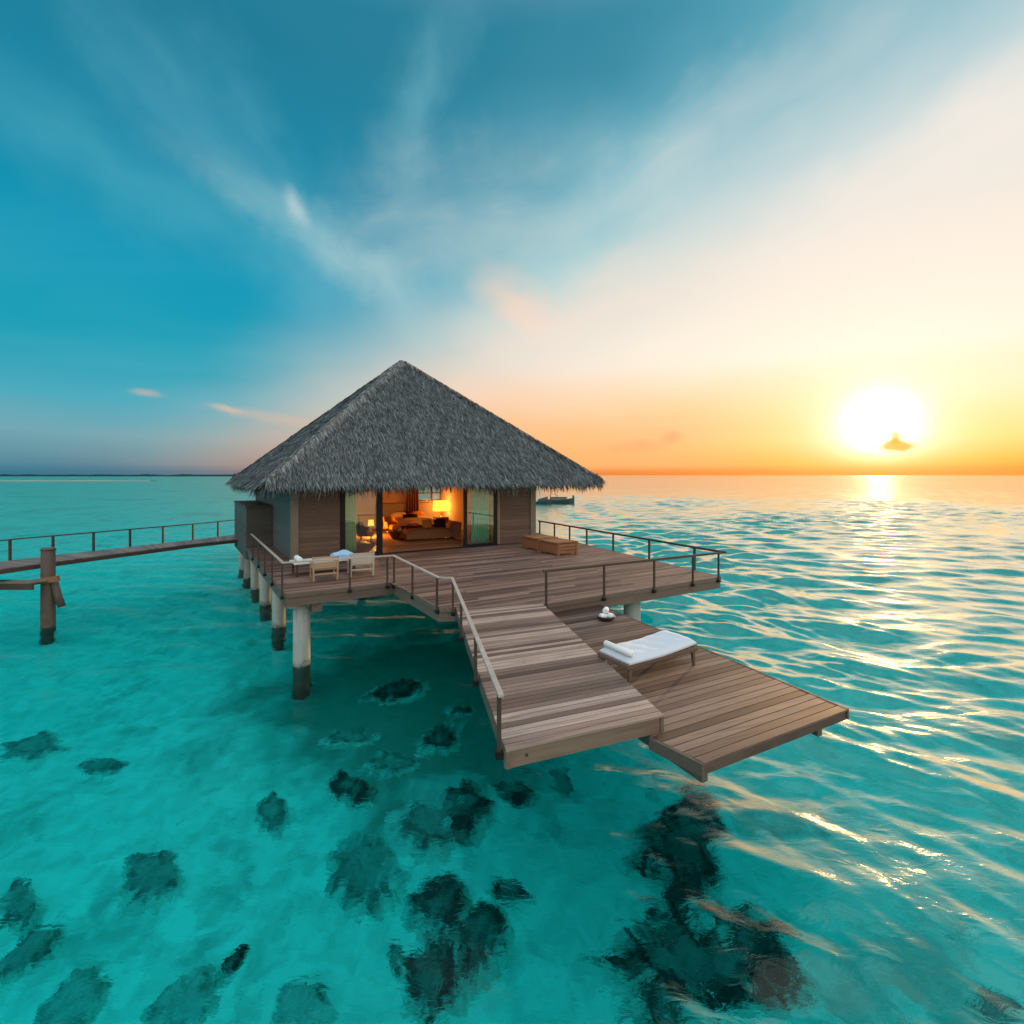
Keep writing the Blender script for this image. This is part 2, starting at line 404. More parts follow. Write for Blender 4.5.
M['bed_linen'] = plain('cream_linen', (0.74, 0.52, 0.32, 1), 0.9, 0.1, 10, 0.1, 0.3)
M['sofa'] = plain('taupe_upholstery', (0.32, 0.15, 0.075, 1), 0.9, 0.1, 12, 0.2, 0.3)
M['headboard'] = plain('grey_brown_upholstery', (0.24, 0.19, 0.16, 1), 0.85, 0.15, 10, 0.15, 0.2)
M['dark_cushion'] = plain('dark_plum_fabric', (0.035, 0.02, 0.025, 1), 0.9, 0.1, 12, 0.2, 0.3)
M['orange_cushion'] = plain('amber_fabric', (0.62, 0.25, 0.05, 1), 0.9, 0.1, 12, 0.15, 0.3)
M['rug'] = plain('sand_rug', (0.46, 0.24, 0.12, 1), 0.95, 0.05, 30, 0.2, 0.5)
M['dark_wood'] = wood('dark_furniture_wood', (0.07, 0.035, 0.022, 1), (0.03, 0.016, 0.01, 1), (0.13, 0.07, 0.045, 1), 0, rough=0.4, vary=0.4)
M['brass'] = plain('aged_brass', (0.55, 0.36, 0.14, 1), 0.35, 0.5, 6, 0.2, 0.05, metal=1.0)
M['boat'] = plain('dark_hull_paint', (0.03, 0.055, 0.06, 1), 0.5, 0.4, 1, 0.2, 0.05)
M['boat_pale'] = plain('boat_cabin_paint', (0.12, 0.16, 0.16, 1), 0.5, 0.4, 1, 0.2, 0.05)
M['sandbar'] = plain('pale_beach_sand', (0.40, 0.36, 0.30, 1), 0.95, 0.1, 0.02, 0.4, 0.1)
M['far_green'] = plain('far_palm_scrub', (0.02, 0.055, 0.06, 1), 0.95, 0.05, 0.02, 0.4, 0.1)

def pile_material():
    m, n = mat('pile_concrete')
    pos = n.node('ShaderNodeNewGeometry').outputs['Position']
    z = n.node('ShaderNodeSeparateXYZ', {0: pos}).outputs[2]
    t = n.noise(pos, 3.5, 6, 0.65)
    edge = n.add(z, n.mul(n.sub(t, 0.5), 0.9))
    streak = n.noise(n.mapping(pos, (9, 9, 0.7)), 1.0, 4, 0.6)
    c = n.mix(n.mul(n.ss(streak, 0.45, 0.75), 0.5), (0.37, 0.40, 0.375, 1), (0.17, 0.18, 0.155, 1))
    c = n.mix(n.mul(n.sub(1.0, n.ss(edge, -0.12, 0.22)), 0.92), c, (0.055, 0.075, 0.055, 1))   # weed and barnacle band at the water
    b = n.node('ShaderNodeBump', {'Strength': 0.5, 'Distance': 0.01, 'Height': t})
    p = n.node('ShaderNodeBsdfPrincipled', {'Base Color': c, 'Roughness': 0.85, 'Normal': b.outputs[0]})
    finish(n, p.outputs[0]); return m
M['pile'] = pile_material()

def thatch_material(name, base, light, dark, brown):
    m, n = mat(name)
    geo = n.node('ShaderNodeNewGeometry')
    rnd = geo.outputs['Random Per Island']; pos = geo.outputs['Position']
    c = n.ramp(rnd, [(0.0, dark), (0.35, base), (0.75, tuple(0.6 * a + 0.4 * b for a, b in zip(base, light))), (1.0, light)])
    t = n.noise(pos, 0.7, 5, 0.6)
    c = n.mix(n.mul(n.ss(t, 0.42, 0.7), 0.5), c, n.mix(0.5, c, brown))
    t2 = n.noise(pos, 2.6, 3, 0.6)
    c = n.mix(n.mul(n.ss(t2, 0.45, 0.7), 0.3), c, dark)
    p = n.node('ShaderNodeBsdfPrincipled', {'Base Color': c, 'Roughness': 0.85, 'Specular IOR Level': 0.15})
    finish(n, p.outputs[0]); return m
M['thatch'] = thatch_material('silvered_thatch', (0.092, 0.116, 0.128, 1), (0.30, 0.34, 0.36, 1), (0.026, 0.033, 0.036, 1), (0.125, 0.105, 0.085, 1))
M['thatch_ridge'] = thatch_material('ridge_thatch', (0.15, 0.165, 0.17, 1), (0.34, 0.36, 0.36, 1), (0.05, 0.055, 0.056, 1), (0.17, 0.15, 0.125, 1))
M['thatch_edge'] = thatch_material('eave_thatch', (0.085, 0.088, 0.086, 1), (0.24, 0.245, 0.24, 1), (0.03, 0.03, 0.028, 1), (0.12, 0.09, 0.065, 1))
M['thatch_base'] = plain('thatch_bed', (0.055, 0.055, 0.052, 1), 0.95, 0.05, 6, 0.4, 0.5)

def glass_material():
    m, n = mat('window_glass')
    fr = n.node('ShaderNodeFresnel', {'IOR': 1.5}).outputs[0]
    g = n.node('ShaderNodeBsdfGlossy', {'Color': (1, 1, 1, 1), 'Roughness': 0.01})
    t = n.node('ShaderNodeBsdfTransparent', {'Color': (0.80, 0.90, 0.87, 1)})
    x = n.node('ShaderNodeMixShader', {0: n.m('MINIMUM', n.mul(fr, 1.8), 1.0), 1: t.outputs[0], 2: g.outputs[0]})
    finish(n, x.outputs[0]); return m
M['glass'] = glass_material()
def shade_material(name, col, s):
    """lit cloth shade: glows itself and lets part of the bulb's light out"""
    m, n = mat(name)
    e = n.node('ShaderNodeEmission', {'Color': col, 'Strength': s})
    t = n.node('ShaderNodeBsdfTransparent', {'Color': (1.0, 0.85, 0.65, 1)})
    finish(n, n.node('ShaderNodeMixShader', {0: 0.30, 1: t.outputs[0], 2: e.outputs[0]}).outputs[0]); return m
M['lamp_shade'] = shade_material('lit_lamp_shade', (1.0, 0.50, 0.05, 1), 4.2)

# ------------------------------------------------------------------ plan geometry
DECK, LOW = 2.2, 1.94
def at(px, py, z):
    """plan point seen at (px, py) on the level plane z, the frame in which the place was surveyed"""
    Y = FPX * (CAMZ - z) / (py - HY)
    return Vector(((px - 512.0) / FPX * Y, Y))
def dk(px, py): return at(px, py, DECK)
F = Vector((0.8665, 0.4992)).normalized()          # along the house front
S = Vector((-0.56, 0.828)).normalized()            # away from it, along the side walls
FNR = Vector((F.y, -F.x))                          # outward normal of the front
FL = Vector((-8.39, 19.17)); HL = 10.0; HW = 10.9  # house corner, depth, width
FR = FL + F * HW; BL = FL + S * HL; BR = FR + S * HL
def on_front(px, base=FL):
    r = (px - 512.0) / FPX
    return (r * base.y - base.x) / (F.x - r * F.y)

# ------------------------------------------------------------------ water and sea bed
def fbm2(x, y, seed, n=5):
    """cheap numpy noise: random plane waves"""
    g = np.random.default_rng(seed); out = np.zeros_like(x)
    for i in range(n):
        a = g.uniform(0, 2 * np.pi); kk = g.uniform(0.6, 1.4); ph = g.uniform(0, 6.28)
        out += np.sin((x * np.cos(a) + y * np.sin(a)) * kk + ph)
    return out / n
def wave_height(x, y, r):
    h = np.zeros_like(x)
    wx = x + 0.75 * fbm2(x * 0.55, y * 0.55, 3) + 0.25 * fbm2(x * 1.4, y * 1.4, 4)
    wy = y + 0.75 * fbm2(x * 0.55, y * 0.55, 5) + 0.25 * fbm2(x * 1.4, y * 1.4, 6)
    g = np.random.default_rng(21)
    for lam, amp, n in ((4.2, 0.11, 3), (2.3, 0.092, 4), (1.25, 0.050, 5), (0.7, 0.023, 6), (0.42, 0.006, 6)):
        for i in range(n):
            a = math.radians(g.uniform(14, 100)); kk = 2 * np.pi / (lam * g.uniform(0.8, 1.25)); ph = g.uniform(0, 6.28)
            s = np.sin((wx * np.cos(a) + wy * np.sin(a)) * kk + ph)
            fade = np.clip(1.6 - r * 0.012 / lam * 1.6, 0, 1)
            h += amp / math.sqrt(n) * (s - 0.35 * (1 - s * s)) * fade
    # open side on the right, sheltered lagoon on the left
    sh = np.clip((x - 0.10 * y + 3.0) / 7.0, 0, 1); sh = sh * sh * (3 - 2 * sh)
    near = np.clip((y - 1.0) / 9.0, 0.25, 1.0)
    patch = np.clip(0.8 + 0.7 * fbm2(x * 0.16, y * 0.16, 9), 0.25, 1.5)
    return h * (0.15 + 0.85 * sh) * patch * (0.45 + 0.55 * near)

def water_sheet():
    angs = np.concatenate([np.radians(np.arange(-62, 62.01, 0.33)), np.radians(np.arange(64, 298, 2.6))])
    n = len(angs)
    rs = [1.2]
    while rs[-1] < 130: rs.append(rs[-1] * 1.0062)
    while rs[-1] < 9000: rs.append(rs[-1] * 1.035)
    rs = np.array(rs); m = len(rs)
    R, A = np.meshgrid(rs, angs, indexing='ij')
    X = R * np.sin(A); Y = R * np.cos(A)
    Z = wave_height(X, Y, R)
    V = np.stack([X, Y, Z], -1).reshape(-1, 3)
    idx = np.arange(m * n).reshape(m, n); nx = np.roll(idx, -1, 1)
    q = np.stack([idx[:-1], idx[1:], nx[1:], nx[:-1]], -1).reshape(-1, 4)
    q = q[:, ::-1]
    faces = q.tolist(); verts = V.tolist()
    c = len(verts); verts.append([0, 0, float(Z[0].mean())])
    faces += [[c, int(idx[0, (j + 1) % n]), int(idx[0, j])] for j in range(n)]
    # skirt and floor close the body of water
    b0 = len(verts)
    for j in range(n): verts.append([float(X[-1, j]), float(Y[-1, j]), -14.0])
    faces += [[int(idx[-1, j]), int(idx[-1, (j + 1) % n]), b0 + (j + 1) % n, b0 + j] for j in range(n)]
    faces.append([b0 + j for j in range(n)])
    me = bpy.data.meshes.new('sea_water'); me.from_pydata(verts, [], faces); me.update()
    me.polygons.foreach_set('use_smooth', [True] * len(me.polygons))
    # make sure normals point out of the volume
    if me.polygons[len(q) // 2].normal.z < 0: me.flip_normals()
    m_, nn = mat('lagoon_water')
    geo = nn.node('ShaderNodeNewGeometry'); pos = geo.outputs['Position']
    dist = nn.vm('LENGTH', pos)
    sp = nn.node('ShaderNodeSeparateXYZ', {0: pos})
    sh = nn.ss(nn.sub(sp.outputs[0], nn.mul(sp.outputs[1], 0.06)), -5.0, 5.0)
    n1 = nn.noise(nn.mapping(pos, (1.0, 1.9, 1), (0, 0, math.radians(-30))), 2.6, 4, 0.55, 0.6)
    n2 = nn.noise(nn.mapping(pos, (0.3, 0.85, 1), (0, 0, math.radians(-12))), 0.8, 5, 0.6, 0.5)
    n3 = nn.noise(nn.mapping(pos, (0.05, 0.19, 1), (0, 0, math.radians(-6))), 1.0, 4, 0.6, 0.4)
    fadefar = nn.ss(dist, 25.0, 90.0)
    hgt = nn.add(nn.mul(n1, 0.022), nn.add(nn.mul(nn.mul(n2, fadefar), 0.34), nn.mul(nn.mul(n3, nn.ss(dist, 90, 260)), 0.8)))
    hgt = nn.mul(hgt, nn.add(0.44, nn.mul(sh, 0.56)))
    bump = nn.node('ShaderNodeBump', {'Strength': 1.0, 'Distance': 1.0, 'Height': hgt})
    fr = nn.node('ShaderNodeFresnel', {'IOR': nn.add(1.16, nn.mul(sh, 0.24)), 'Normal': bump.outputs[0]}).outputs[0]
    fac = nn.add(fr, nn.mul(nn.mul(nn.mul(nn.mul(fr, nn.sub(1.0, fr)), 2.2), nn.ss(fr, 0.03, 0.25)), sh))
    fac = nn.mul(fac, nn.add(0.6, nn.mul(sh, 0.4)))
    fac = nn.m('MINIMUM', fac, 0.95)
    refr = nn.node('ShaderNodeBsdfRefraction', {'Color': (1, 1, 1, 1), 'IOR': 1.33, 'Roughness': 0.0, 'Normal': bump.outputs[0]})
    glo = nn.node('ShaderNodeBsdfGlossy', {'Color': (1.0, 0.93, 0.79, 1), 'Roughness': 0.06, 'Normal': bump.outputs[0]})
    mx = nn.node('ShaderNodeMixShader', {0: fac, 1: refr.outputs[0], 2: glo.outputs[0]})
    ab = nn.node('ShaderNodeVolumeAbsorption', {'Color': (0.20, 0.955, 0.966, 1), 'Density': 1.0})
    nn.node('ShaderNodeOutputMaterial', {'Surface': mx.outputs[0], 'Volume': ab.outputs[0]})
    me.materials.append(m_)
    o = bpy.data.objects.new('sea_water', me); COL.objects.link(o)
    tag(o, kind='structure'); return o
water_sheet()

BED = -2.35
def bed_z(x, y):
    return BED + 0.16 * math.sin(x * 0.31 + 1.1) * math.cos(y * 0.27 + 0.4) + 0.05 * math.sin(x * 1.3 + y * 0.9)
def sea_bed():
    angs = np.radians(np.arange(0, 360, 2.5)); n = len(angs)
    rs = [0.5]
    while rs[-1] < 8900: rs.append(rs[-1] * 1.05)
    rs = np.array(rs); m = len(rs)
    R, A = np.meshgrid(rs, angs, indexing='ij'); X = R * np.sin(A); Y = R * np.cos(A)
    Z = BED + (0.16 * np.sin(X * 0.31 + 1.1) * np.cos(Y * 0.27 + 0.4) + 0.05 * np.sin(X * 1.3 + Y * 0.9)) * np.clip(2 - R / 25, 0, 1)
    idx = np.arange(m * n).reshape(m, n); nx = np.roll(idx, -1, 1)
    q = np.stack([idx[:-1], nx[:-1], nx[1:], idx[1:]], -1).reshape(-1, 4)[:, ::-1].tolist()
    q.append([int(i) for i in idx[0]][::-1])
    me = bpy.data.meshes.new('sea_bed'); me.from_pydata(np.stack([X, Y, Z], -1).reshape(-1, 3).tolist(), [], q); me.update()
    me.polygons.foreach_set('use_smooth', [True] * len(me.polygons))
    m_, nn = mat('coral_sand')
    pos = nn.node('ShaderNodeNewGeometry').outputs['Position']
    a = nn.noise(nn.mapping(pos, (0.8, 0.55, 1), (0, 0, math.radians(-35))), 0.55, 5, 0.6, 0.6)
    b = nn.noise(pos, 0.09, 4, 0.55, 0.3)
    c_ = nn.noise(pos, 2.4, 6, 0.65, 0.8)
    col = nn.mix(nn.ss(c_, 0.35, 0.72), (0.94, 0.93, 0.87, 1), (0.66, 0.66, 0.60, 1))
    rb = nn.noise(pos, 5.5, 5, 0.7, 1.0)
    col = nn.mix(nn.mul(nn.mul(nn.ss(rb, 0.6, 0.68), nn.ss(a, 0.44, 0.56)), 0.55), col, (0.22, 0.26, 0.23, 1))
    patch = nn.mul(nn.ss(nn.add(a, nn.mul(nn.sub(c_, 0.5), 0.25)), 0.54, 0.68), 0.5)
    col = nn.mix(patch, col, (0.30, 0.36, 0.32, 1))
    col = nn.mix(nn.mul(nn.ss(b, 0.52, 0.66), 0.40), col, (0.32, 0.37, 0.33, 1))
    # shade under the villa, painted into the bed as dark seagrass
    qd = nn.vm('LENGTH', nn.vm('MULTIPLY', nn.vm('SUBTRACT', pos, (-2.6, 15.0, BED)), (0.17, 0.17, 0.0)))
    deck_shade = nn.sub(1.0, nn.ss(nn.add(qd, nn.mul(nn.sub(a, 0.5), 1.5)), 0.55, 1.05))
    col = nn.mix(nn.mul(deck_shade, 0.8), col, (0.09, 0.13, 0.10, 1))
    bp = nn.node('ShaderNodeBump', {'Strength': 0.4, 'Distance': 0.04, 'Height': c_})
    p = nn.node('ShaderNodeBsdfPrincipled', {'Base Color': col, 'Roughness': 0.9, 'Specular IOR Level': 0.1, 'Normal': bp.outputs[0]})
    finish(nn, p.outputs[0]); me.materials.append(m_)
    o = bpy.data.objects.new('sea_bed', me); COL.objects.link(o); tag(o, kind='structure')
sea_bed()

# far land
def low_land(name, xs, y0, depth, z_of, m):
    mb = MB(); rows = []
    for j in range(5):
        v = j / 4; row = []
        for x in xs:
            row.append((x, y0 + depth * v, -3.0 if j in (0, 4) else z_of(x, v)))
        rows.append(row)
    mb.grid(rows, True)
    return mb.build(name, m)
sb = low_land('sand_bank', np.linspace(-560, -330, 60), 452, 16, lambda x, v: 0.25 + 0.35 * math.sin(v * 3.14) * max(0, min(1, (-330 - x) / 60)) + 0.1 * mnoise.noise(Vector((x * 0.03, v, 0))), M['sandbar'])
tag(sb, kind='structure')
isl = low_land('distant_island', np.linspace(-2300, -560, 240), 2050, 120, lambda x, v: 1.0 + math.sin(v * 3.14) * max(0, min(1, (-560 - x) / 260)) * (6.0 + 5.0 * mnoise.noise(Vector((x * 0.012, v * 2, 3))) + 2.5 * mnoise.noise(Vector((x * 0.06, v * 2, 8)))), M['far_green'])
tag(isl, kind='structure')

# ------------------------------------------------------------------ decks
def clip_half(poly, nrm, dd, keep_less):
    out = []
    for i in range(len(poly)):
        a, b = poly[i], poly[(i + 1) % len(poly)]
        da, db = a.dot(nrm) - dd, b.dot(nrm) - dd
        if not keep_less: da, db = -da, -db
        if da <= 0: out.append(a)
        if da * db < 0:
            out.append(a + (b - a) * (da / (da - db)))
    return out
def boards(mb, poly, ang, z, th=0.03, wd=0.14, gap=0.011, maxlen=None, jitter=0.0015):
    u = Vector((math.cos(ang), math.sin(ang))); v = Vector((-u.y, u.x))
    lo = min(p.dot(v) for p in poly); hi = max(p.dot(v) for p in poly)
    t = lo
    while t < hi:
        band = clip_half(clip_half(poly, v, t + wd - gap, True), v, t, False) if True else poly
        t += wd
        if len(band) < 3: continue
        a0 = min(p.dot(u) for p in band); a1 = max(p.dot(u) for p in band)
        cuts = [a0 - 1]
        if maxlen:
            c = a0 - random.uniform(0, maxlen)
            while c < a1:
                c += maxlen * random.uniform(0.8, 1.1); cuts.append(min(c, a1 + 1))
        else: cuts.append(a1 + 1)
        for c0, c1 in zip(cuts[:-1], cuts[1:]):
            pc = clip_half(clip_half(band, u, c1 - 0.003, True), u, c0, False)
            if len(pc) < 3: continue
            ar = abs(sum(pc[i].x * pc[(i + 1) % len(pc)].y - pc[(i + 1) % len(pc)].x * pc[i].y for i in range(len(pc)))) / 2
            if ar < 0.004: continue
            dz_ = random.uniform(-jitter, jitter)
            mb.prism([(p.x, p.y) for p in pc], z - th + dz_, z + dz_)
def edge_board(mb, a, b, z0, z1, th=0.04, off=0.0, ext=0.0):
    """plank standing along the plan line a-b, its outer face 'off' to the right of travel"""
    t = (b - a).normalized(); r = Vector((t.y, -t.x))
    a = a - t * ext + r * off; b = b + t * ext + r * off
    q = [a, b, b - r * th, a - r * th]
    area = sum(q[i].x * q[(i + 1) % 4].y - q[(i + 1) % 4].x * q[i].y for i in range(4))
    if area < 0: q = q[::-1]
    mb.hexa([(p.x, p.y, z0) for p in q] + [(p.x, p.y, z1) for p in q])

P1 = dk(286, 594); P2 = dk(394, 582); P3 = dk(439, 607); P7 = dk(543, 604); P8 = dk(720, 576.5); P9 = dk(537, 533)
P4 = P3 + (P7 - P3) * 0.155
P5 = dk(506, 750); P6 = dk(664, 715)
PL = dk(258, 560); LD = (PL - P1).normalized()
BLo = P1 + LD * 20.5
BRo = BR + F * 0.4 + S * 0.3
deck = thing('sun_deck', (P3.x, P3.y, DECK), 'broad brown timber deck on concrete piles, carrying the thatched villa', 'deck')
mb = MB()
W2 = P2 + S * 13.0; W3 = P3 + S * 14.5
def line_x(a, da, b, db):
    det = da.x * (-db.y) + db.x * da.y
    t = ((b.x - a.x) * (-db.y) + db.x * (b.y - a.y)) / det
    return a + da * t
# the back edge runs along F through BRo
W2 = line_x(P2, S, BRo, F); W3 = line_x(P3, S, BRo, F); BLo = line_x(P1, LD, BRo, F)
for piece in ([P1, P2, W2, BLo], [P2, P3, W3, W2], [P3, P7, P8, P9, BRo, W3]):
    boards(mb, piece, FA, DECK, maxlen=3.6)
mb.build('deck_boards', M['deck'], deck)
mb = MB()
ring = [P1, P2, P3, P4]
for a, b in zip(ring[:-1], ring[1:]):
    edge_board(mb, a, b, DECK - 0.12, DECK + 0.004, 0.045, 0.048)
for a, b in ((P7, P8), (P8, P9), (P9, BRo), (BRo, BLo), (BLo, P1)):
    edge_board(mb, a, b, DECK - 0.12, DECK + 0.004, 0.045, 0.048)
mb.build('edge_trim', M['fascia'], deck, bevel=0.005)
mb = MB()
for a, b in list(zip(ring[:-1], ring[1:])) + [(P7, P8), (P8, P9), (P9, BRo), (BRo, BLo), (BLo, P1)]:
    edge_board(mb, a, b, DECK - 0.37, DECK - 0.122, 0.06, 0.02)
mb.build('rim_beam', M['fascia'], deck, bevel=0.006)
mb = MB()   # joists and bearers under the boards
for k in range(1, 24):
    a = BLo + (BRo - BLo) * (k / 24.0)
    # run forward along -S until the front edge
    best = None
    for e0, e1 in ((P1, P2), (P2, P3), (P3, P7), (P7, P8), (P8, P9)):
        det = (e1 - e0).x * S.y - (e1 - e0).y * S.x
        if abs(det) < 1e-6: continue
        s_ = ((a - e0).x * S.y - (a - e0).y * S.x) / det
        if 0 <= s_ <= 1:
            p = e0 + (e1 - e0) * s_
            if best is None or (a - p).dot(S) > (a - best).dot(S): best = p
    if best is not None: mb.beam((a.x - S.x * 0.1, a.y - S.y * 0.1, DECK - 0.13), (best.x + S.x * 0.15, best.y + S.y * 0.15, DECK - 0.13), 0.06, 0.19)
mb.build('joist', M['joist'], deck)
pile_pts = [(P1 + F * 0.5 + LD * 0.55, 0.235), (P1 + F * 0.5 + LD * 4.9, 0.225), (P1 + F * 0.5 + LD * 8.7, 0.22), (P1 + F * 0.45 + LD * 12.0, 0.2),
            (P1 + F * 0.4 + LD * 15.0, 0.2), (P1 + F * 0.4 + LD * 18.0, 0.2), (Vector((3.66, 15.25)), 0.25),
            (P9 - F * 0.4 - S * 0.6, 0.2), (BRo - F * 0.6 - S * 0.6, 0.2), (FL + F * 4.0 + S * 4.5, 0.2), (FL + F * 8.0 + S * 5.5, 0.2)]
for p, r in pile_pts:
    mb = MB(); mb.tube([(p.x, p.y, BED - 0.6), (p.x, p.y, -0.5), (p.x, p.y, 0.6), (p.x, p.y, DECK - 0.36)], [r * 1.04, r * 1.03, r, r], 28)
    pl_ = mb.build('pile', M['pile'], deck)
    mb = MB(); mb.box((p.x, p.y), F, S, r * 1.5, r * 0.8, DECK - 0.53, DECK - 0.365); mb.build('pile_cap', M['concrete'], pl_, bevel=0.01)
mb = MB(); q = P1 + F * 0.82 + LD * 0.18
mb.box(q, F, S, 0.14, 0.13, DECK - 0.62, DECK - 0.372); mb.build('bearer_end', M['fascia'], deck, bevel=0.01)

walk = thing('boardwalk', (P5.x, P5.y, DECK), 'pale weathered board walkway jutting from the deck, railing along one side', 'walkway')
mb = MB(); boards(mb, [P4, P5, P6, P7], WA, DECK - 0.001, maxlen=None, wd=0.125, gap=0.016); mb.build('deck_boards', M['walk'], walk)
mb = MB(); edge_board(mb, P5, P6, DECK - 0.25, DECK - 0.034, 0.05, -0.025); mb.build('end_fascia', M['fascia_light'], walk, bevel=0.006)
mb = MB()
edge_board(mb, P4 + (P5 - P4) * 0.02, P5, DECK - 0.24, DECK - 0.032, 0.05, 0.0)
edge_board(mb, P6, P7, DECK - 0.24, DECK - 0.032, 0.05, 0.0)
mb.build('side_fascia', M['fascia'], walk, bevel=0.005)
mb = MB()
for t in (0.25, 0.5, 0.75):
    a = P5 + (P6 - P5) * t; b = P4 + (P7 - P4) * t
    mb.beam((a.x, a.y + 0.06, DECK - 0.13), (b.x, b.y, DECK - 0.13), 0.07, 0.19)
mb.build('joist', M['joist'], walk)
mb = MB()
c = P5 + (P6 - P5) * 0.12; tt = (P6 - P5).normalized(); rr = Vector((tt.y, -tt.x))
cc = c - rr * 0.023
mb.tube([(cc.x, cc.y, DECK - 0.13), (cc.x + rr.x * 0.012, cc.y + rr.y * 0.012, DECK - 0.13)], 0.018, 10); mb.build('bolt', M['rail_dark'], walk)

def lw(px, py): return at(px, py, LOW)
L1 = lw(704.6, 763); L2 = lw(847.5, 709.5); L3 = lw(607, 608); L6 = lw(652, 737)
L3b = L3 + (L3 - L2).normalized() * 1.2
L5 = P7 + S * 0.9 - F * 0.1
L6 = L1 + (L6 - L1) * 1.02
L7 = P6 - (P6 - P5).normalized() * 0.25 + (P7 - P6).normalized() * 0.3
low = thing('swim_platform', (L1.x, L1.y, LOW), 'brown timber platform one step lower than the boardwalk, reaching out over open water', 'platform')
mb = MB(); LA = math.atan2(L2.y - L1.y, L2.x - L1.x)
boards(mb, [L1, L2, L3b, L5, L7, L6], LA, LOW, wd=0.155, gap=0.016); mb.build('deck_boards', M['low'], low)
mb = MB(); edge_board(mb, L1, L2, LOW - 0.165, LOW - 0.034, 0.05, -0.02); mb.build('end_fascia', M['low'], low, bevel=0.005)
mb = MB()
edge_board(mb, L2, L3b, LOW - 0.15, LOW + 0.004, 0.04, 0.04); edge_board(mb, L6, L1, LOW - 0.165, LOW - 0.002, 0.05, 0.05)
mb.build('side_fascia', M['joist'], low, bevel=0.004)
for t in (0.0, 0.78):
    a = L1 + (L2 - L1) * (t + 0.02); b = L7 + (L3b - L7) * (t * 0.9 + 0.05)
    dr = (b - a).normalized(); a2 = a + dr * 0.05
    mb = MB(); mb.beam((a2.x, a2.y, LOW - 0.2), (b.x, b.y, LOW - 0.2), 0.1, 0.16); mb.build('bearer', M['joist'], low)

# ------------------------------------------------------------------ railings
def railing(name, label, nodes, posts, rail_mat, post_mat, wd=0.06, ht=0.045, pw=0.05, drop=0.16, off=0.05, wires=0, mid=None):
    """nodes: (plan point, rail height above deck); posts: (segment, fraction)"""
    root = thing(name, (nodes[0][0].x, nodes[0][0].y, DECK), label, 'railing')
    def pos(seg, t):
        (a, ha), (b, hb) = nodes[seg], nodes[seg + 1]
        return a + (b - a) * t, ha + (hb - ha) * t
    mb = MB()
    for (a, ha), (b, hb) in zip(nodes[:-1], nodes[1:]):
        e = (b - a).normalized() * wd * 0.45
        mb.beam((a.x - e.x, a.y - e.y, DECK + ha), (b.x + e.x, b.y + e.y, DECK + hb), wd, ht)
    mb.build('top_rail', rail_mat, root, bevel=0.006)
    for seg, t in posts:
        p, h = pos(seg, t)
        tt_ = (nodes[seg + 1][0] - nodes[seg][0]).normalized(); rn = Vector((-tt_.y, tt_.x))
        mb = MB(); mb.box(p, tt_, rn, pw / 2, pw / 2, DECK - drop, DECK + h - ht / 2 - 0.001)
        po = mb.build('post', post_mat, root, bevel=0.004)
        mb = MB(); mb.box(p, tt_, rn, pw * 0.95, pw * 0.95, DECK - drop + 0.01, DECK - drop + 0.09); mb.build('post_bracket', M['frame'], po)
    return root
o1 = 0.085
def outset(p, dx_, dy_): return Vector((p.x + dx_, p.y + dy_))
rP = [outset(PL + LD * 1.5, -0.08, -0.03), outset(P1, -0.05, -0.08), outset(P2, 0.0, -0.09), outset(P3, -0.01, -0.09), outset(P4, -0.07, -0.09), outset(P5, -0.065, 0.0)]
railing('deck_railing', 'weathered timber handrail, painted pale as if reflecting sky, bending round the left of the deck and down the boardwalk',
        [(rP[0], 0.86), (rP[1], 0.88), (rP[2], 0.83), (rP[3], 0.76), (rP[4], 0.73), (rP[5], 0.66)],
        [(0, 0.06), (0, 0.3), (0, 0.52), (0, 0.74), (0, 0.985), (1, 0.58), (1, 0.94), (2, 0.02), (2, 0.48), (2, 0.98), (4, 0.03), (4, 0.32), (4, 0.66), (4, 0.985)],
        M['rail_pale'], M['rail_dark'], 0.07, 0.04)
q7 = outset(P7, 0.03, -0.085); q8 = outset(P8, 0.03, -0.085)
railing('terrace_railing', 'brown timber railing along the right front edge of the deck, above the swim platform',
        [(q7, 0.85), (q8, 0.79)], [(0, 0.008), (0, 0.285), (0, 0.56), (0, 0.80), (0, 0.975)], M['rail_dark'], M['rail_dark'], 0.08, 0.06)
q8b = outset(P8, 0.10, 0.02); q9 = outset(P9, 0.10, 0.05)
railing('seaward_railing', 'brown timber railing on the sunset side of the deck, ending at the villa corner',
        [(outset(P8, 0.12, -0.1), 0.80), (q9, 0.68)], [(0, 0.10), (0, 0.28), (0, 0.46), (0, 0.62), (0, 0.74), (0, 0.86), (0, 0.99)], M['rail_dark'], M['rail_dark'], 0.07, 0.07, 0.065)

# ------------------------------------------------------------------ the villa
villa = thing('thatched_villa', (FL.x, FL.y, DECK), 'square timber villa under a steep grey thatched hip roof, glass doors open on the deck', 'villa')
EAVE = CAMZ - 0.25
WT = 5.20     # wall top
def siding(mb, a, b, z0, z1, out, bh=0.165):
    """lapped boards on the plan line a-b; out = outward normal"""
    z = z0
    while z < z1 - 0.02:
        zt = min(z + bh - 0.008, z1)
        q = [a + out * 0.028, b + out * 0.028, b - out * 0.01, a - out * 0.01]
        qt = [a + out * 0.016, b + out * 0.016, b - out * 0.01, a - out * 0.01]
        ar = sum(q[i].x * q[(i + 1) % 4].y - q[(i + 1) % 4].x * q[i].y for i in range(4))
        if ar < 0: q = q[::-1]; qt = qt[::-1]
        mb.hexa([(p.x, p.y, z) for p in q] + [(p.x, p.y, zt) for p in qt])
        z += bh
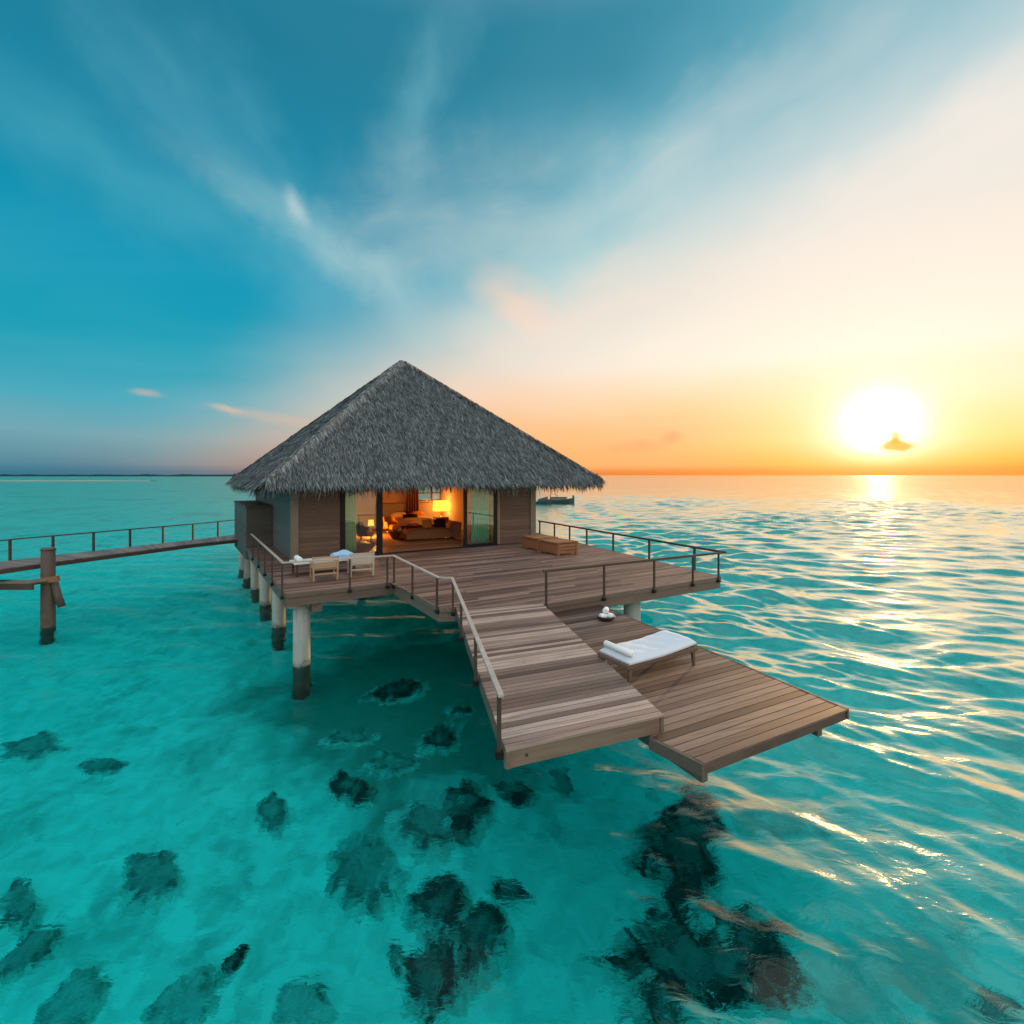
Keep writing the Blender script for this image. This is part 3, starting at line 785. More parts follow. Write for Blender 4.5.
def slab(mb, a, b, z0, z1, inn, th=0.14, gap=0.012):
    q = [a + inn * gap, b + inn * gap, b + inn * (gap + th), a + inn * (gap + th)]
    mb.prism([(p.x, p.y) for p in q], z0, z1)
uD0 = on_front(340); uD1 = on_front(498.5)
inn = S * 1.0
LO = Vector((-S.y, S.x)) * 1.0      # outward normal of the left wall
if LO.x > 0: LO = -LO
RO = -LO
zf = DECK + 0.02
core_w = MB()      # wall cores (room plaster inside)
slab(core_w, FL + F * 0.05, FL + F * uD0, zf, WT, S); slab(core_w, FL + F * uD1, FR - F * 0.05, zf, WT, S)
slab(core_w, FL + S * 0.2, BL - S * 0.2, zf, WT, -LO); slab(core_w, FR + S * 0.2, BR - S * 0.2, zf, WT, -RO)
vW0 = on_front(415.5, BL); vW1 = on_front(447, BL); wz0 = 3.82; wz1 = 5.1
slab(core_w, BL, BL + F * vW0, zf, WT, -S); slab(core_w, BL + F * vW1, BR, zf, WT, -S)
slab(core_w, BL + F * vW0, BL + F * vW1, zf, wz0, -S); slab(core_w, BL + F * vW0, BL + F * vW1, wz1, WT, -S)
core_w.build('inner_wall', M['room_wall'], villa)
mb = MB(); siding(mb, FL + F * 0.16, FL + F * (uD0 - 0.02), zf, WT, FNR); mb.build('front_wall', M['siding'], villa)
mb = MB(); siding(mb, FL + F * (uD1 + 0.1), FR - F * 0.2, zf, WT, FNR); mb.build('front_wall', M['siding'], villa)
mb = MB(); siding(mb, FL + S * 0.16, BL - S * 0.16, zf, WT, LO); mb.build('side_wall', M['siding_side'], villa)
mb = MB(); siding(mb, FR + S * 0.2, BR - S * 0.16, zf, WT, RO); mb.build('side_wall', M['siding'], villa)
mb = MB()
for v0, v1, z0, z1 in ((0, vW0, zf, WT), (vW1, HW, zf, WT), (vW0, vW1, zf, wz0), (vW0, vW1, wz1, WT)):
    siding(mb, BL + F * v0, BL + F * v1, z0, z1, S)
mb.build('back_wall', M['siding_side'], villa)
for c, sx in ((FL + F * 0.05 + S * 0.05, 0.13), (FR - F * 0.06 + S * 0.05, 0.15), (BL + F * 0.06 - S * 0.05, 0.13), (BR - F * 0.06 - S * 0.05, 0.13)):
    mb = MB(); mb.box(c, F, S, sx, 0.13, zf, WT); mb.build('corner_post', M['post'], villa, bevel=0.008)
mb = MB()
boards(mb, [FL + S * 0.16 + F * 0.16, FR + S * 0.16 - F * 0.16, BR - S * 0.16 - F * 0.16, BL - S * 0.16 + F * 0.16], FA, DECK + 0.035, 0.03, 0.16, 0.003, 3.0); mb.build('floor', M['room_floor'], villa)
mb = MB(); mb.prism([(p.x, p.y) for p in (FL - FNR * 0.16 + F * .16, FR - FNR * 0.16 - F * .16, BR - S * 0.16 - F * .16, BL - S * 0.16 + F * .16)], WT - 0.12, WT - 0.06); mb.build('ceiling', M['room_wall'], villa)

# doors on the front
def door_panel(u0, u1, name='sliding_door', off=0.0, glass=True, fw=0.09):
    mb = MB(); a = FL + F * u0 + FNR * off; b = FL + F * u1 + FNR * off
    z0, z1 = DECK + 0.04, WT
    for p in (a + F * fw / 2, b - F * fw / 2): mb.box(p, F, FNR, fw / 2, 0.035, z0 + 0.002, z1)
    c = (a + b) / 2
    mb.box(c, F, FNR, (u1 - u0) / 2 - fw - 0.001, 0.033, z0 + 0.002, z0 + 0.09)
    o = mb.build(name, M['frame'], villa)
    if glass:
        g = MB(); g.box(c, F, FNR, (u1 - u0) / 2 - fw + 0.01, 0.006, z0 + 0.085, z1); g.build('glass_pane', M['glass'], o)
    return o
uA0 = uD0; uA1 = on_front(382.5); uB0 = on_front(463.5); uB1 = on_front(497)
d1 = door_panel(uA0, uA1, fw=0.20); d2 = door_panel(uB0, uB1, fw=0.17)
mb = MB(); a = FL + F * (uA1 - 0.14) + FNR * 0.05; mb.box(a, F, FNR, 0.12, 0.03, DECK + 0.04, WT); mb.build('door_stile', M['frame'], d1)
mb = MB(); c = FL + F * (uB1 + 0.05); mb.box(c, F, FNR, 0.05, 0.05, DECK + 0.02, WT); mb.build('door_jamb', M['post'], d2)
mb = MB(); c = FL + F * ((uD0 + uD1) / 2) + FNR * 0.02; mb.box(c, F, FNR, (uD1 - uD0) / 2, 0.12, DECK + 0.005, DECK + 0.04); mb.build('threshold', M['frame'], villa, bevel=0.006)
def curtain(u0, u1, depth, m, folds=7, amp=0.05, base=FL, z0=None, z1=None, name='curtain', parent=None):
    z0 = z0 or DECK + 0.06; z1 = z1 or WT - 0.15
    rows = []
    n = folds * 10
    for j in range(9):
        t = j / 8; row = []
        for i in range(n + 1):
            s_ = i / n
            a_ = amp * (0.7 + 0.3 * t) * math.sin(s_ * folds * 6.283 + 0.5 * math.sin(t * 3 + s_ * 9))
            p = base + F * (u0 + (u1 - u0) * s_) + S * (depth + a_)
            row.append((p.x, p.y, z1 + (z0 - z1) * t))
        rows.append(row)
    mb = MB(); mb.grid(rows)
    o = mb.build(name, m, parent or villa)
    sol = o.modifiers.new('cloth', 'SOLIDIFY'); sol.thickness = 0.012
    return o
curtain(on_front(346), on_front(357.5), 0.24, M['curtain'], 6)
curtain(on_front(474), on_front(491), 0.24, M['curtain_teal'], 7)
curtain(on_front(494), on_front(496.5), 0.22, M['curtain'], 2)
# window in the back wall
wt = MB(); fw = 0.07
for v in (vW0 + fw / 2, (vW0 + vW1) / 2, vW1 - fw / 2): wt.box(BL + F * v, F, S, fw / 2, 0.06, wz0, wz1)
for z in (wz0 + 0.05, wz0 + 0.52, wz1 - 0.05):
    for v0, v1 in ((vW0 + fw, (vW0 + vW1) / 2 - fw / 2), ((vW0 + vW1) / 2 + fw / 2, vW1 - fw)):
        wt.box(BL + F * ((v0 + v1) / 2), F, S, (v1 - v0) / 2, 0.055, z - 0.035, z + 0.035)
wo = wt.build('window', M['dark_wood'], villa)
g = MB(); g.box(BL + F * ((vW0 + vW1) / 2), F, S, (vW1 - vW0) / 2 - 0.02, 0.006, wz0, wz1); g.build('pane', M['glass'], wo)
curtain(vW0 - 0.75, vW0 + 0.05, -0.35, M['drape'], 5, 0.05, BL, name='window_drape')
curtain(vW1 + 0.15, vW1 + 1.8, -0.35, M['drape'], 9, 0.05, BL, name='window_drape')

# annex: timber-clad box at the far end of the side deck
AX0 = Vector((-11.93, 22.5)); AX1 = FL + S * 4.7 + LO * 0.04; AX3 = AX0 + S * 5.3; AX2 = AX1 + S * 5.1
az0, az1 = DECK - 0.5, DECK + 1.86
mb = MB()
an = Vector(((AX1 - AX0).y, -(AX1 - AX0).x)).normalized(); al = Vector((-(AX3 - AX0).y, (AX3 - AX0).x)).normalized()
mb.prism([(p.x, p.y) for p in (AX0 - an * .012 - al * .012, AX1 - an * .012, AX2, AX3 - al * .012)], az0 + 0.01, az1)
siding(mb, AX0, AX1, az0, az1, an, 0.15); siding(mb, AX0, AX3, az0, az1, al, 0.15)
ax_ = mb.build('annex', M['annex'], villa)
mb = MB(); qs = (AX0 + an * 0.06 + al * 0.06, AX1 + an * 0.06, AX2, AX3 + al * 0.06)
mb.prism([(p.x, p.y) for p in qs], az1 + 0.002, az1 + 0.06); mb.build('coping', M['rail_dark'], ax_, bevel=0.006)

# roof
oh = 1.05
RA = FL - F * oh - S * oh; RB = FR + F * 3.35 - S * oh; RC = BR + F * 3.35 + S * oh; RD = BL - F * oh + S * oh
ctr = (RA + RB + RC + RD) / 4 - F * 0.35
AZ = CAMZ + 113.0 * ctr.y / FPX
T0 = ctr - F * 0.05; T1 = ctr + F * 0.05
V3 = lambda p, z: Vector((p.x, p.y, z))
eA, eB, eC, eD = (V3(p, EAVE) for p in (RA, RB, RC, RD)); t0 = V3(T0, AZ); t1 = V3(T1, AZ)
mb = MB()
for fc in ((eA, eB, t1, t0), (eB, eC, t1), (eC, eD, t0, t1), (eD, eA, t0)): mb.face(fc)
low_ = [p - Vector((0, 0, 0.22)) + (V3(ctr, EAVE) - p).normalized() * 0.25 for p in (eA, eB, eC, eD)]
for i in range(4):
    a, b = (eA, eB, eC, eD)[i], (eA, eB, eC, eD)[(i + 1) % 4]
    mb.face((low_[i], low_[(i + 1) % 4], b, a))
roof = mb.build('roof', M['thatch_base'], villa)
mb = MB()
boards(mb, [Vector((p.x, p.y)) for p in low_], FA, low_[0].z + 0.02, 0.03, 0.18, 0.006, 4.0)
mb.build('soffit', M['ceiling'], roof)

def blades(mb_v, mb_f, P, D, Nn, length, width, lift, bend=0.0):
    """tapered straw leaves: root P, direction D, surface normal Nn (arrays)"""
    n = len(P); side = np.cross(D, Nn); side /= np.linalg.norm(side, axis=1)[:, None]
    L = length[:, None]; W = width[:, None]
    mid = P + D * L * 0.55 + Nn * lift[:, None] * 0.7
    tip = P + D * L + Nn * (lift - bend)[:, None]
    V = np.stack([P - side * W * 0.5, P + side * W * 0.5, mid + side * W * 0.5, mid - side * W * 0.5, tip + side * W * 0.12, tip - side * W * 0.12], 1).reshape(-1, 3)
    base = sum(len(v) for v in mb_v); i = base + np.arange(n) * 6
    mb_v.append(V)
    mb_f.append(np.stack([i, i + 1, i + 2, i + 3], 1)); mb_f.append(np.stack([i + 3, i + 2, i + 4, i + 5], 1))
def build_blades(name, vs, fs, m, parent):
    V = np.concatenate(vs); Fq = np.concatenate(fs)
    o_ = parent
    while o_ is not None: V = V - np.array(o_.location); o_ = o_.parent
    me = bpy.data.meshes.new(name)
    me.vertices.add(len(V)); me.vertices.foreach_set('co', V.ravel())
    me.loops.add(len(Fq) * 4); me.loops.foreach_set('vertex_index', Fq.ravel().astype(np.int32))
    me.polygons.add(len(Fq)); me.polygons.foreach_set('loop_start', np.arange(len(Fq), dtype=np.int32) * 4)
    me.materials.append(m); me.update(calc_edges=True); me.validate()
    o = bpy.data.objects.new(name, me); o.parent = parent; COL.objects.link(o); return o
def rv(n, a, b): return rng.uniform(a, b, n)
vs, fs = [], []
ev, ef = [], []
hv, hf = [], []
faces4 = ((eA, eB, t1, t0, 640), (eB, eC, t1, t1, 130), (eC, eD, t0, t1, 60), (eD, eA, t0, t0, 380))
for (a, b, ta, tb, dens) in faces4:
    a_, b_, c_, d_ = (np.array(x) for x in (a, b, ta, tb))
    nn_ = np.cross(b_ - a_, d_ - a_); nn_ /= np.linalg.norm(nn_)
    if nn_[2] < 0: nn_ = -nn_
    al_ = (b_ - a_) / np.linalg.norm(b_ - a_)
    down = np.cross(al_, nn_); down /= np.linalg.norm(down)
    if down[2] > 0: down = -down
    hgt = abs(np.dot(a_ - d_, down)); wid = np.linalg.norm(b_ - a_)
    n = int(dens * hgt * wid / 2)
    # courses with jitter
    t = 1 - np.sqrt(rng.uniform(0, 1, n))           # 0 at eave, 1 at top
    course = 0.36 / hgt
    t = np.where(rng.uniform(0, 1, n) < 0.5, (np.floor(t / course) + rng.normal(0.35, 0.14, n)) * course, t)
    t = np.clip(t, 0.0, 0.995)
    s_ = rng.uniform(0, 1, n)
    P = (a_ + (d_ - a_) * t[:, None]) * (1 - s_)[:, None] + (b_ + (c_ - b_) * t[:, None]) * s_[:, None]
    P = P + nn_ * rv(n, 0.0, 0.05)[:, None]
    D = down[None] + al_[None] * rng.normal(0, 0.17, n)[:, None]; D /= np.linalg.norm(D, axis=1)[:, None]
    Nn = np.repeat(nn_[None], n, 0) + al_[None] * rng.normal(0, 0.35, n)[:, None]; Nn /= np.linalg.norm(Nn, axis=1)[:, None]
    blades(vs, fs, P, D, Nn, rv(n, 0.32, 0.70), rv(n, 0.014, 0.034), rv(n, 0.015, 0.11))
    # shaggy eave: several layers hanging off the edge
    m = int(wid * 190)
    s_ = rng.uniform(-0.004, 1.004, m)
    back = rv(m, 0.0, 0.55)
    P = a_ + (b_ - a_) * s_[:, None] - down * back[:, None] + nn_ * rv(m, -0.10, 0.05)[:, None]
    P = P - np.array([0, 0, 1.0]) * (rv(m, 0.0, 0.2) * (back < 0.2))[:, None]
    D = down[None] * rv(m, 0.35, 1.0)[:, None] + np.array([0, 0, -1.0])[None] * rv(m, 0.3, 1.2)[:, None] + al_[None] * rng.normal(0, 0.16, m)[:, None]
    D /= np.linalg.norm(D, axis=1)[:, None]
    Nn = np.repeat(nn_[None], m, 0) + al_[None] * rng.normal(0, 0.5, m)[:, None]; Nn /= np.linalg.norm(Nn, axis=1)[:, None]
    L = rv(m, 0.34, 0.74) * (0.8 + 0.35 * fbm2(s_ * wid * 3.1, s_ * 0, 31))
    blades(ev, ef, P, D, Nn, L, rv(m, 0.016, 0.04), rv(m, 0.0, 0.06), 0.05)
for (e, tp) in ((eA, t0), (eB, t1), (eC, t1), (eD, t0)):
    e_, t_ = np.array(e), np.array(tp); n = 2600
    ax = (t_ - e_); Lh = np.linalg.norm(ax); ax /= Lh
    out = e_ - np.array((ctr.x, ctr.y, EAVE)); out[2] = 0; out /= np.linalg.norm(out)
    lat = np.cross(ax, np.array([0, 0, 1.0])); lat /= np.linalg.norm(lat); up = np.cross(lat, ax)
    if up[2] < 0: up = -up
    s_ = rng.uniform(0.0, 1.0, n)
    sgn = rng.choice([-1, 1], n)
    P = e_ + ax * (s_ * Lh)[:, None] + up * rv(n, 0.02, 0.11)[:, None] + lat * (sgn * rv(n, 0.0, 0.10))[:, None]
    D = -ax[None] * rv(n, 0.4, 0.9)[:, None] + lat[None] * (sgn * rv(n, 0.25, 0.75))[:, None] - up[None] * 0.38; D /= np.linalg.norm(D, axis=1)[:, None]
    Nn = up[None] + lat[None] * rng.normal(0, 0.3, n)[:, None]; Nn /= np.linalg.norm(Nn, axis=1)[:, None]
    blades(hv, hf, P, D, Nn, rv(n, 0.3, 0.55), rv(n, 0.03, 0.06), rv(n, 0.0, 0.06))
build_blades('thatch', vs, fs, M['thatch'], roof)
build_blades('eave_fringe', ev, ef, M['thatch_edge'], roof)
build_blades('hip_ridge', hv, hf, M['thatch_ridge'], roof)

# ------------------------------------------------------------------ inside the room
RF = DECK + 0.036     # room floor level
def room(px, py): return at(px, py, RF)
bc = BL + F * (on_front(404, BL)) - S * 1.35
bed = thing('bed', (bc.x, bc.y, RF), 'wide bed with cream covers against the back wall of the room', 'bed')
mb = MB(); mb.box(bc, F, S, 1.25, 1.05, RF, RF + 0.30); mb.build('base', M['dark_wood'], bed, bevel=0.01)
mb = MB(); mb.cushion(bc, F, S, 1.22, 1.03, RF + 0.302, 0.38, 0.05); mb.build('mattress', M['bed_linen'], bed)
mb = MB(); mb.box(bc + S * 1.10, F, S, 1.9, 0.045, RF + 0.02, RF + 1.5); mb.build('headboard', M['headboard'], bed, bevel=0.02)
for k_, mm in ((-0.6, 'bed_linen'), (0.55, 'orange_cushion')):
    mb = MB(); mb.cushion(bc + F * k_ + S * 0.68, F, S, 0.45, 0.22, RF + 0.70, 0.22, 0.08); mb.build('pillow', M[mm], bed)
nc = BL + F * (on_front(433, BL)) - S * 1.15
ns = thing('nightstand', (nc.x, nc.y, RF), 'dark wooden nightstand under the lit table lamp', 'nightstand')
mb = MB(); mb.box(nc, F, S, 0.42, 0.26, RF + 0.1, RF + 0.62); mb.build('cabinet', M['dark_wood'], ns, bevel=0.01)
mb = MB(); mb.box(nc - S * 0.275, F, S, 0.36, 0.012, RF + 0.34, RF + 0.56); mb.build('drawer', M['dark_wood'], ns, bevel=0.004)
for a in (-1, 1):
    for b in (-1, 1):
        mb = MB(); mb.box(nc + F * 0.36 * a + S * 0.2 * b, F, S, 0.03, 0.03, RF, RF + 0.1); mb.build('leg', M['dark_wood'], ns)
lamp = thing('table_lamp', (nc.x, nc.y, RF + 0.62), 'glowing square amber table lamp under the back window', 'lamp')
mb = MB(); mb.lathe((nc.x, nc.y, RF + 0.62), [(0.001, 0), (0.14, 0.0), (0.14, 0.03), (0.03, 0.06), (0.05, 0.2), (0.03, 0.35), (0.02, 0.42)], 16); mb.build('base', M['brass'], lamp)
mb = MB(); z0 = RF + 0.98
q0 = [nc + F * (sx * 0.42) + S * (sy * 0.3) for sx, sy in ((-1, -1), (1, -1), (1, 1), (-1, 1))]; q1 = [nc + F * (sx * 0.38) + S * (sy * 0.27) for sx, sy in ((-1, -1), (1, -1), (1, 1), (-1, 1))]
for i in range(4):
    j = (i + 1) % 4; mb.face([(q0[i].x, q0[i].y, z0), (q0[j].x, q0[j].y, z0), (q1[j].x, q1[j].y, z0 + 0.68), (q1[i].x, q1[i].y, z0 + 0.68)])
mb.build('lamp_shade', M['lamp_shade'], lamp)
def bulb(p, z, e, col=(1.0, 0.40, 0.09), r=0.12):
    l = bpy.data.lights.new('lamp_bulb', 'POINT'); l.energy = e; l.color = col; l.shadow_soft_size = r
    o = bpy.data.objects.new('lamp_bulb', l); o.location = (p.x, p.y, z); COL.objects.link(o); return o
bulb(nc - S * 0.0, z0 + 0.34, 230, r=0.25)

# chaise with its high end to the right
cc_ = room(431, 540.5) + S * 0.5
ch = thing('chaise_sofa', (cc_.x, cc_.y, RF), 'low brown chaise sofa with raised end just inside the open door', 'sofa')
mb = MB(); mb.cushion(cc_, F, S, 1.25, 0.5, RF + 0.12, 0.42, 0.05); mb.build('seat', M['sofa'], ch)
e_ = cc_ + F * 1.42
mb = MB()
rows = []
for j in range(13):
    an_ = j / 12 * math.pi
    r = 0.24
    row = []
    for s__ in (-0.55, -0.53, 0.53, 0.55):
        off_ = F * (math.cos(an_) * r * 0.8 + 0.12 * math.sin(an_)); p = e_ + off_ + S * s__
        zz = RF + 0.62 + math.sin(an_) * r
        row.append((p.x, p.y, zz if abs(s__) < 0.54 else zz - 0.02))
    rows.append(row)
rows = [[(x, y, RF + 0.05) for x, y, z in rows[0]]] + rows + [[(x, y, RF + 0.05) for x, y, z in rows[-1]]]
mb.grid(rows, True)
mb.face([r_[0] for r_ in rows][::-1]); mb.face([r_[-1] for r_ in rows])
mb.build('raised_end', M['sofa'], ch)
for a in (-1, 1):
    for b in (-1, 1):
        mb = MB(); mb.box(cc_ + F * 1.1 * a + S * 0.4 * b, F, S, 0.035, 0.035, RF, RF + 0.12); mb.build('leg', M['dark_wood'], ch)
def upright_cushion(name, c, z, w_, h_, m, tilt, label):
    """square scatter cushion leaning on something"""
    mb = MB(); n = 10; rows = []; rows2 = []
    for j in range(n + 1):
        v = -1 + 2 * j / n; ra, rb = [], []
        for i in range(n + 1):
            u = -1 + 2 * i / n; th = 0.10 * (max(0, (1 - u ** 4)) * max(0, (1 - v ** 4))) ** 0.5
            hh = (v + 1) / 2 * h_
            base = c + F * (u * w_ / 2) + S * (math.sin(tilt) * hh)
            z_ = z + math.cos(tilt) * hh
            ra.append((base.x - S.x * th, base.y - S.y * th, z_)); rb.append((base.x + S.x * th, base.y + S.y * th, z_))
        rows.append(ra); rows2.append(rb)
    mb.grid(rows, True); mb.grid(rows2, True, True)
    o = mb.build(name, m); return tag(o, label, 'cushion')
upright_cushion('scatter_cushion', cc_ + F * 0.78 + S * 0.05, RF + 0.54, 0.62, 0.5, M['dark_cushion'], 0.5, 'dark plum cushion leaning on the raised end of the chaise')
upright_cushion('scatter_cushion', cc_ + F * 0.15 + S * 0.22, RF + 0.54, 0.52, 0.46, M['orange_cushion'], 0.35, 'amber cushion in the middle of the chaise seat')

def armchair(c, rz, label, fabric, zone):
    t = thing('armchair', (c.x, c.y, RF), label, 'armchair', 'armchairs round the coffee table', rz)
    X, Yv = Vector((1, 0)), Vector((0, 1))
    mb = MB(); mb.cushion((0, 0), X, Yv, 0.34, 0.34, 0.26, 0.2, 0.04); mb.build('seat', M[fabric], t, True)
    mb = MB(); rows = []
    for j in range(7):
        v = j / 6; rows.append([(0.40 * math.sin(a_), 0.30 * math.cos(a_) * 1.15 + 0.08 * v, 0.3 + (0.62 if abs(a_) < 1.2 else 0.36) * v) for a_ in np.linspace(-1.9, 1.9, 17)])
    mb.grid(rows, True); o = mb.build('backrest', M[zone], t, True)
    sm = o.modifiers.new('pad', 'SOLIDIFY'); sm.thickness = 0.07
    for a in (-1, 1):
        for b in (-1, 1):
            mb = MB(); mb.tube([(0.27 * a, 0.26 * b, 0), (0.24 * a, 0.23 * b, 0.27)], [0.018, 0.026], 8); mb.build('leg', M['dark_wood'], t, True)
    return t
pa = room(392, 533); armchair(pa, FA + 0.5, 'armchair with amber back at the left of the open doorway', 'orange_cushion', 'orange_cushion')
pb = room(411, 530); armchair(pb, FA - 0.1, 'armchair with dark back standing before the bed', 'sofa', 'dark_cushion')
pc_ = room(366, 541); armchair(pc_, FA + 1.2, 'armchair with dark back seen through the left glass panel', 'orange_cushion', 'dark_cushion')
tc = room(399, 539)
ct = thing('coffee_table', (tc.x, tc.y, RF), 'dark round coffee table laid with fruit and glasses', 'table')
mb = MB(); mb.lathe((tc.x, tc.y, RF), [(0.001, 0.36), (0.60, 0.36), (0.62, 0.38), (0.62, 0.41), (0.60, 0.425), (0.001, 0.425)], 28); mb.build('tabletop', M['dark_wood'], ct)
mb = MB(); mb.lathe((tc.x, tc.y, RF), [(0.36, 0), (0.34, 0.05), (0.46, 0.2), (0.52, 0.358)], 20); mb.build('pedestal', M['dark_wood'], ct)
mb = MB(); mb.lathe((tc.x - 0.2, tc.y, RF + 0.427), [(0.001, 0), (0.08, 0.0), (0.18, 0.07), (0.17, 0.075), (0.07, 0.015), (0.001, 0.012)], 18)
tag(mb.build('fruit_bowl', M['brass']), 'shallow brass bowl standing on the round coffee table', 'bowl')
for dx_, mm, lb in ((0.1, 'bed_linen', 'cream candle jar on the middle of the coffee table'), (0.33, 'orange_cushion', 'amber candle jar at the right of the coffee table')):
    mb = MB(); mb.lathe((tc.x + dx_, tc.y - 0.15, RF + 0.427), [(0.001, 0), (0.045, 0), (0.055, 0.05), (0.05, 0.13), (0.04, 0.15), (0.001, 0.15)], 12)
    tag(mb.build('candle_jar', M[mm]), lb, 'candle')
rc_ = room(412, 540)
mb = MB(); mb.box(rc_ - F * 0.2, F, S, 1.9, 1.5, RF + 0.001, RF + 0.014); tag(mb.build('rug', M['rug']), 'sand coloured rug under the coffee table and chaise', 'rug')
# floor lamp behind the left glass panel
fp = room(371, 536)
fl_ = thing('floor_lamp', (fp.x, fp.y, RF), 'lit amber floor lamp behind the left glass panel', 'lamp')
mb = MB(); mb.lathe((fp.x, fp.y, RF), [(0.001, 0), (0.16, 0), (0.16, 0.02), (0.02, 0.04), (0.015, 0.5), (0.015, 0.85)], 14); mb.build('stand', M['brass'], fl_)
mb = MB(); mb.lathe((fp.x, fp.y, RF + 0.55), [(0.17, 0), (0.13, 0.32)], 20); mb.build('lamp_shade', M['lamp_shade'], fl_)
bulb(fp, RF + 0.7, 520)

# ------------------------------------------------------------------ furniture on the deck
def dining_chair(c, rz, label, m, slats):
    t = thing('deck_chair', (c.x, c.y, DECK), label, 'chair', 'wooden armchairs on the left terrace', rz)
    X, Yv = Vector((1, 0)), Vector((0, 1))     # back towards -y
    mb = MB(); mb.box((0, 0.02), X, Yv, 0.35, 0.33, 0.34, 0.385); mb.build('seat', m, t, True, 0.008)
    for a in (-1, 1):
        mb = MB(); mb.beam((0.35 * a, -0.34, 0), (0.37 * a, -0.36, 0.76), 0.05, 0.05, (0, 1, 0)); mb.build('leg', m, t, True, 0.006)
        mb = MB(); mb.beam((0.36 * a, 0.33, 0), (0.36 * a, 0.31, 0.54), 0.05, 0.05, (0, 1, 0)); mb.build('leg', m, t, True, 0.006)
        mb = MB(); mb.box((0.375 * a, -0.005), X, Yv, 0.04, 0.32, 0.542, 0.57); mb.build('armrest', m, t, True, 0.006)
    mb = MB()
    if slats:
        for k_ in range(5): mb.box((0, -0.355 + 0.0), X, Yv, 0.335, 0.012, 0.40 + k_ * 0.073, 0.46 + k_ * 0.073)
    else:
        mb.box((0, -0.355), X, Yv, 0.335, 0.018, 0.40, 0.76)
    mb.build('backrest', m, t, True, 0.004)
    mb = MB(); mb.box((0, -0.34), X, Yv, 0.325, 0.02, 0.19, 0.24); mb.build('stretcher', m, t, True, 0.004)
    return t
c1_ = dk(326, 580) + S * 0.25; c2_ = dk(363, 575.5) + S * 0.25
dining_chair(c1_, FA - 0.02, 'pale teak armchair with slatted back turned to the railing, left of the pair', M['teak_pale'], True)
dining_chair(c2_, FA - 0.10, 'silvered armchair with solid back, blue towel behind its top, by the glass door', M['chair_grey'], False)
tcn = (c1_ + c2_) / 2 + S * 1.0 - F * 0.35
tb = thing('terrace_table', (tcn.x, tcn.y, DECK), 'low pale-topped table behind the two terrace armchairs', 'table')
mb = MB(); mb.box(tcn, F, S, 1.0, 0.42, DECK + 0.40, DECK + 0.45); mb.build('tabletop', M['table_top'], tb, bevel=0.008)
for a in (-1, 1):
    for b in (-1, 1):
        mb = MB(); mb.box(tcn + F * 0.9 * a + S * 0.34 * b, F, S, 0.03, 0.03, DECK, DECK + 0.399); mb.build('leg', M['rail_dark'], tb)
mb = MB(); mb.box(tcn, F, S, 0.86, 0.02, DECK + 0.32, DECK + 0.395); mb.build('apron', M['rail_dark'], tb)
def towel_roll(name, c, ax, length, r, z, m, label, cat='towel'):
    mb = MB(); a = Vector((c.x, c.y)) - ax * length / 2; b = Vector((c.x, c.y)) + ax * length / 2
    pts = [(a.x, a.y, z + r), (a.x + ax.x * 0.02, a.y + ax.y * 0.02, z + r), (b.x - ax.x * 0.02, b.y - ax.y * 0.02, z + r), (b.x, b.y, z + r)]
    mb.tube(pts, [r * 0.8, r, r, r * 0.8], 16)
    return tag(mb.build(name, m), label, cat)
tw = tcn - F * 0.80
towel_roll('rolled_towel', tw, S, 0.6, 0.085, DECK + 0.45, M['towel'], 'white rolled towel lying on the left end of the low terrace table')
bt = tcn + F * 0.62
mb = MB(); rows = []
for j in range(9):
    row = []
    for i in range(11):
        u = -1 + i / 5; v = -1 + j / 4; p = bt + F * 0.34 * u + S * 0.3 * v
        row.append((p.x, p.y, DECK + 0.452 + 0.10 + 0.16 * math.exp(-(u * u + v * v * 1.4)) + 0.02 * math.sin(u * 5 + v * 3)))
    rows.append(row)
mb.grid(rows, True); n0 = len(mb.v)
ring_ = rows[0] + [r_[-1] for r_ in rows[1:]] + rows[-1][-2::-1] + [r_[0] for r_ in rows[-2:0:-1]]
for i in range(len(ring_)):
    a, b = ring_[i], ring_[(i + 1) % len(ring_)]
    mb.face([(a[0], a[1], DECK + 0.453), (b[0], b[1], DECK + 0.453), b, a], True)
tag(mb.build('folded_towel', M['blue_cloth']), 'pale blue folded towel heaped on the right end of the low terrace table', 'towel')

def teak_bench(c, label):
    t = thing('teak_bench', (c.x, c.y, DECK), label, 'bench', 'low teak benches at the villa corner')
    w_, l_ = 0.5, 0.62
    o = c + F * w_ + S * l_
    mb = MB()
    for k_ in range(7):
        mb.box(o + S * (-l_ + (k_ + 0.5) * 2 * l_ / 7), F, S, w_ + 0.03, l_ / 7 - 0.006, DECK + 0.50, DECK + 0.56)
    mb.build('seat', M['teak'], t, bevel=0.006)
    for a in (-1, 1):
        for b in (-1, 1):
            mb = MB(); mb.box(o + F * (w_ - 0.05) * a + S * (l_ - 0.05) * b, F, S, 0.045, 0.045, DECK, DECK + 0.499); mb.build('leg', M['teak'], t, bevel=0.005)
    for b in (-1, 1):
        mb = MB()
        for k_ in range(3): mb.box(o + S * (l_ - 0.04) * b, F, S, w_ - 0.1, 0.02, DECK + 0.09 + k_ * 0.135, DECK + 0.205 + k_ * 0.135)
        mb.build('side_panel', M['teak'], t, bevel=0.003)
    for a in (-1, 1):
        mb = MB(); mb.box(o + F * (w_ - 0.04) * a, F, S, 0.02, l_ - 0.1, DECK + 0.08, DECK + 0.48); mb.build('side_panel', M['teak'], t, bevel=0.003)
    return t
teak_bench(dk(558, 556.5), 'teak bench standing free on the deck, nearer the railing')
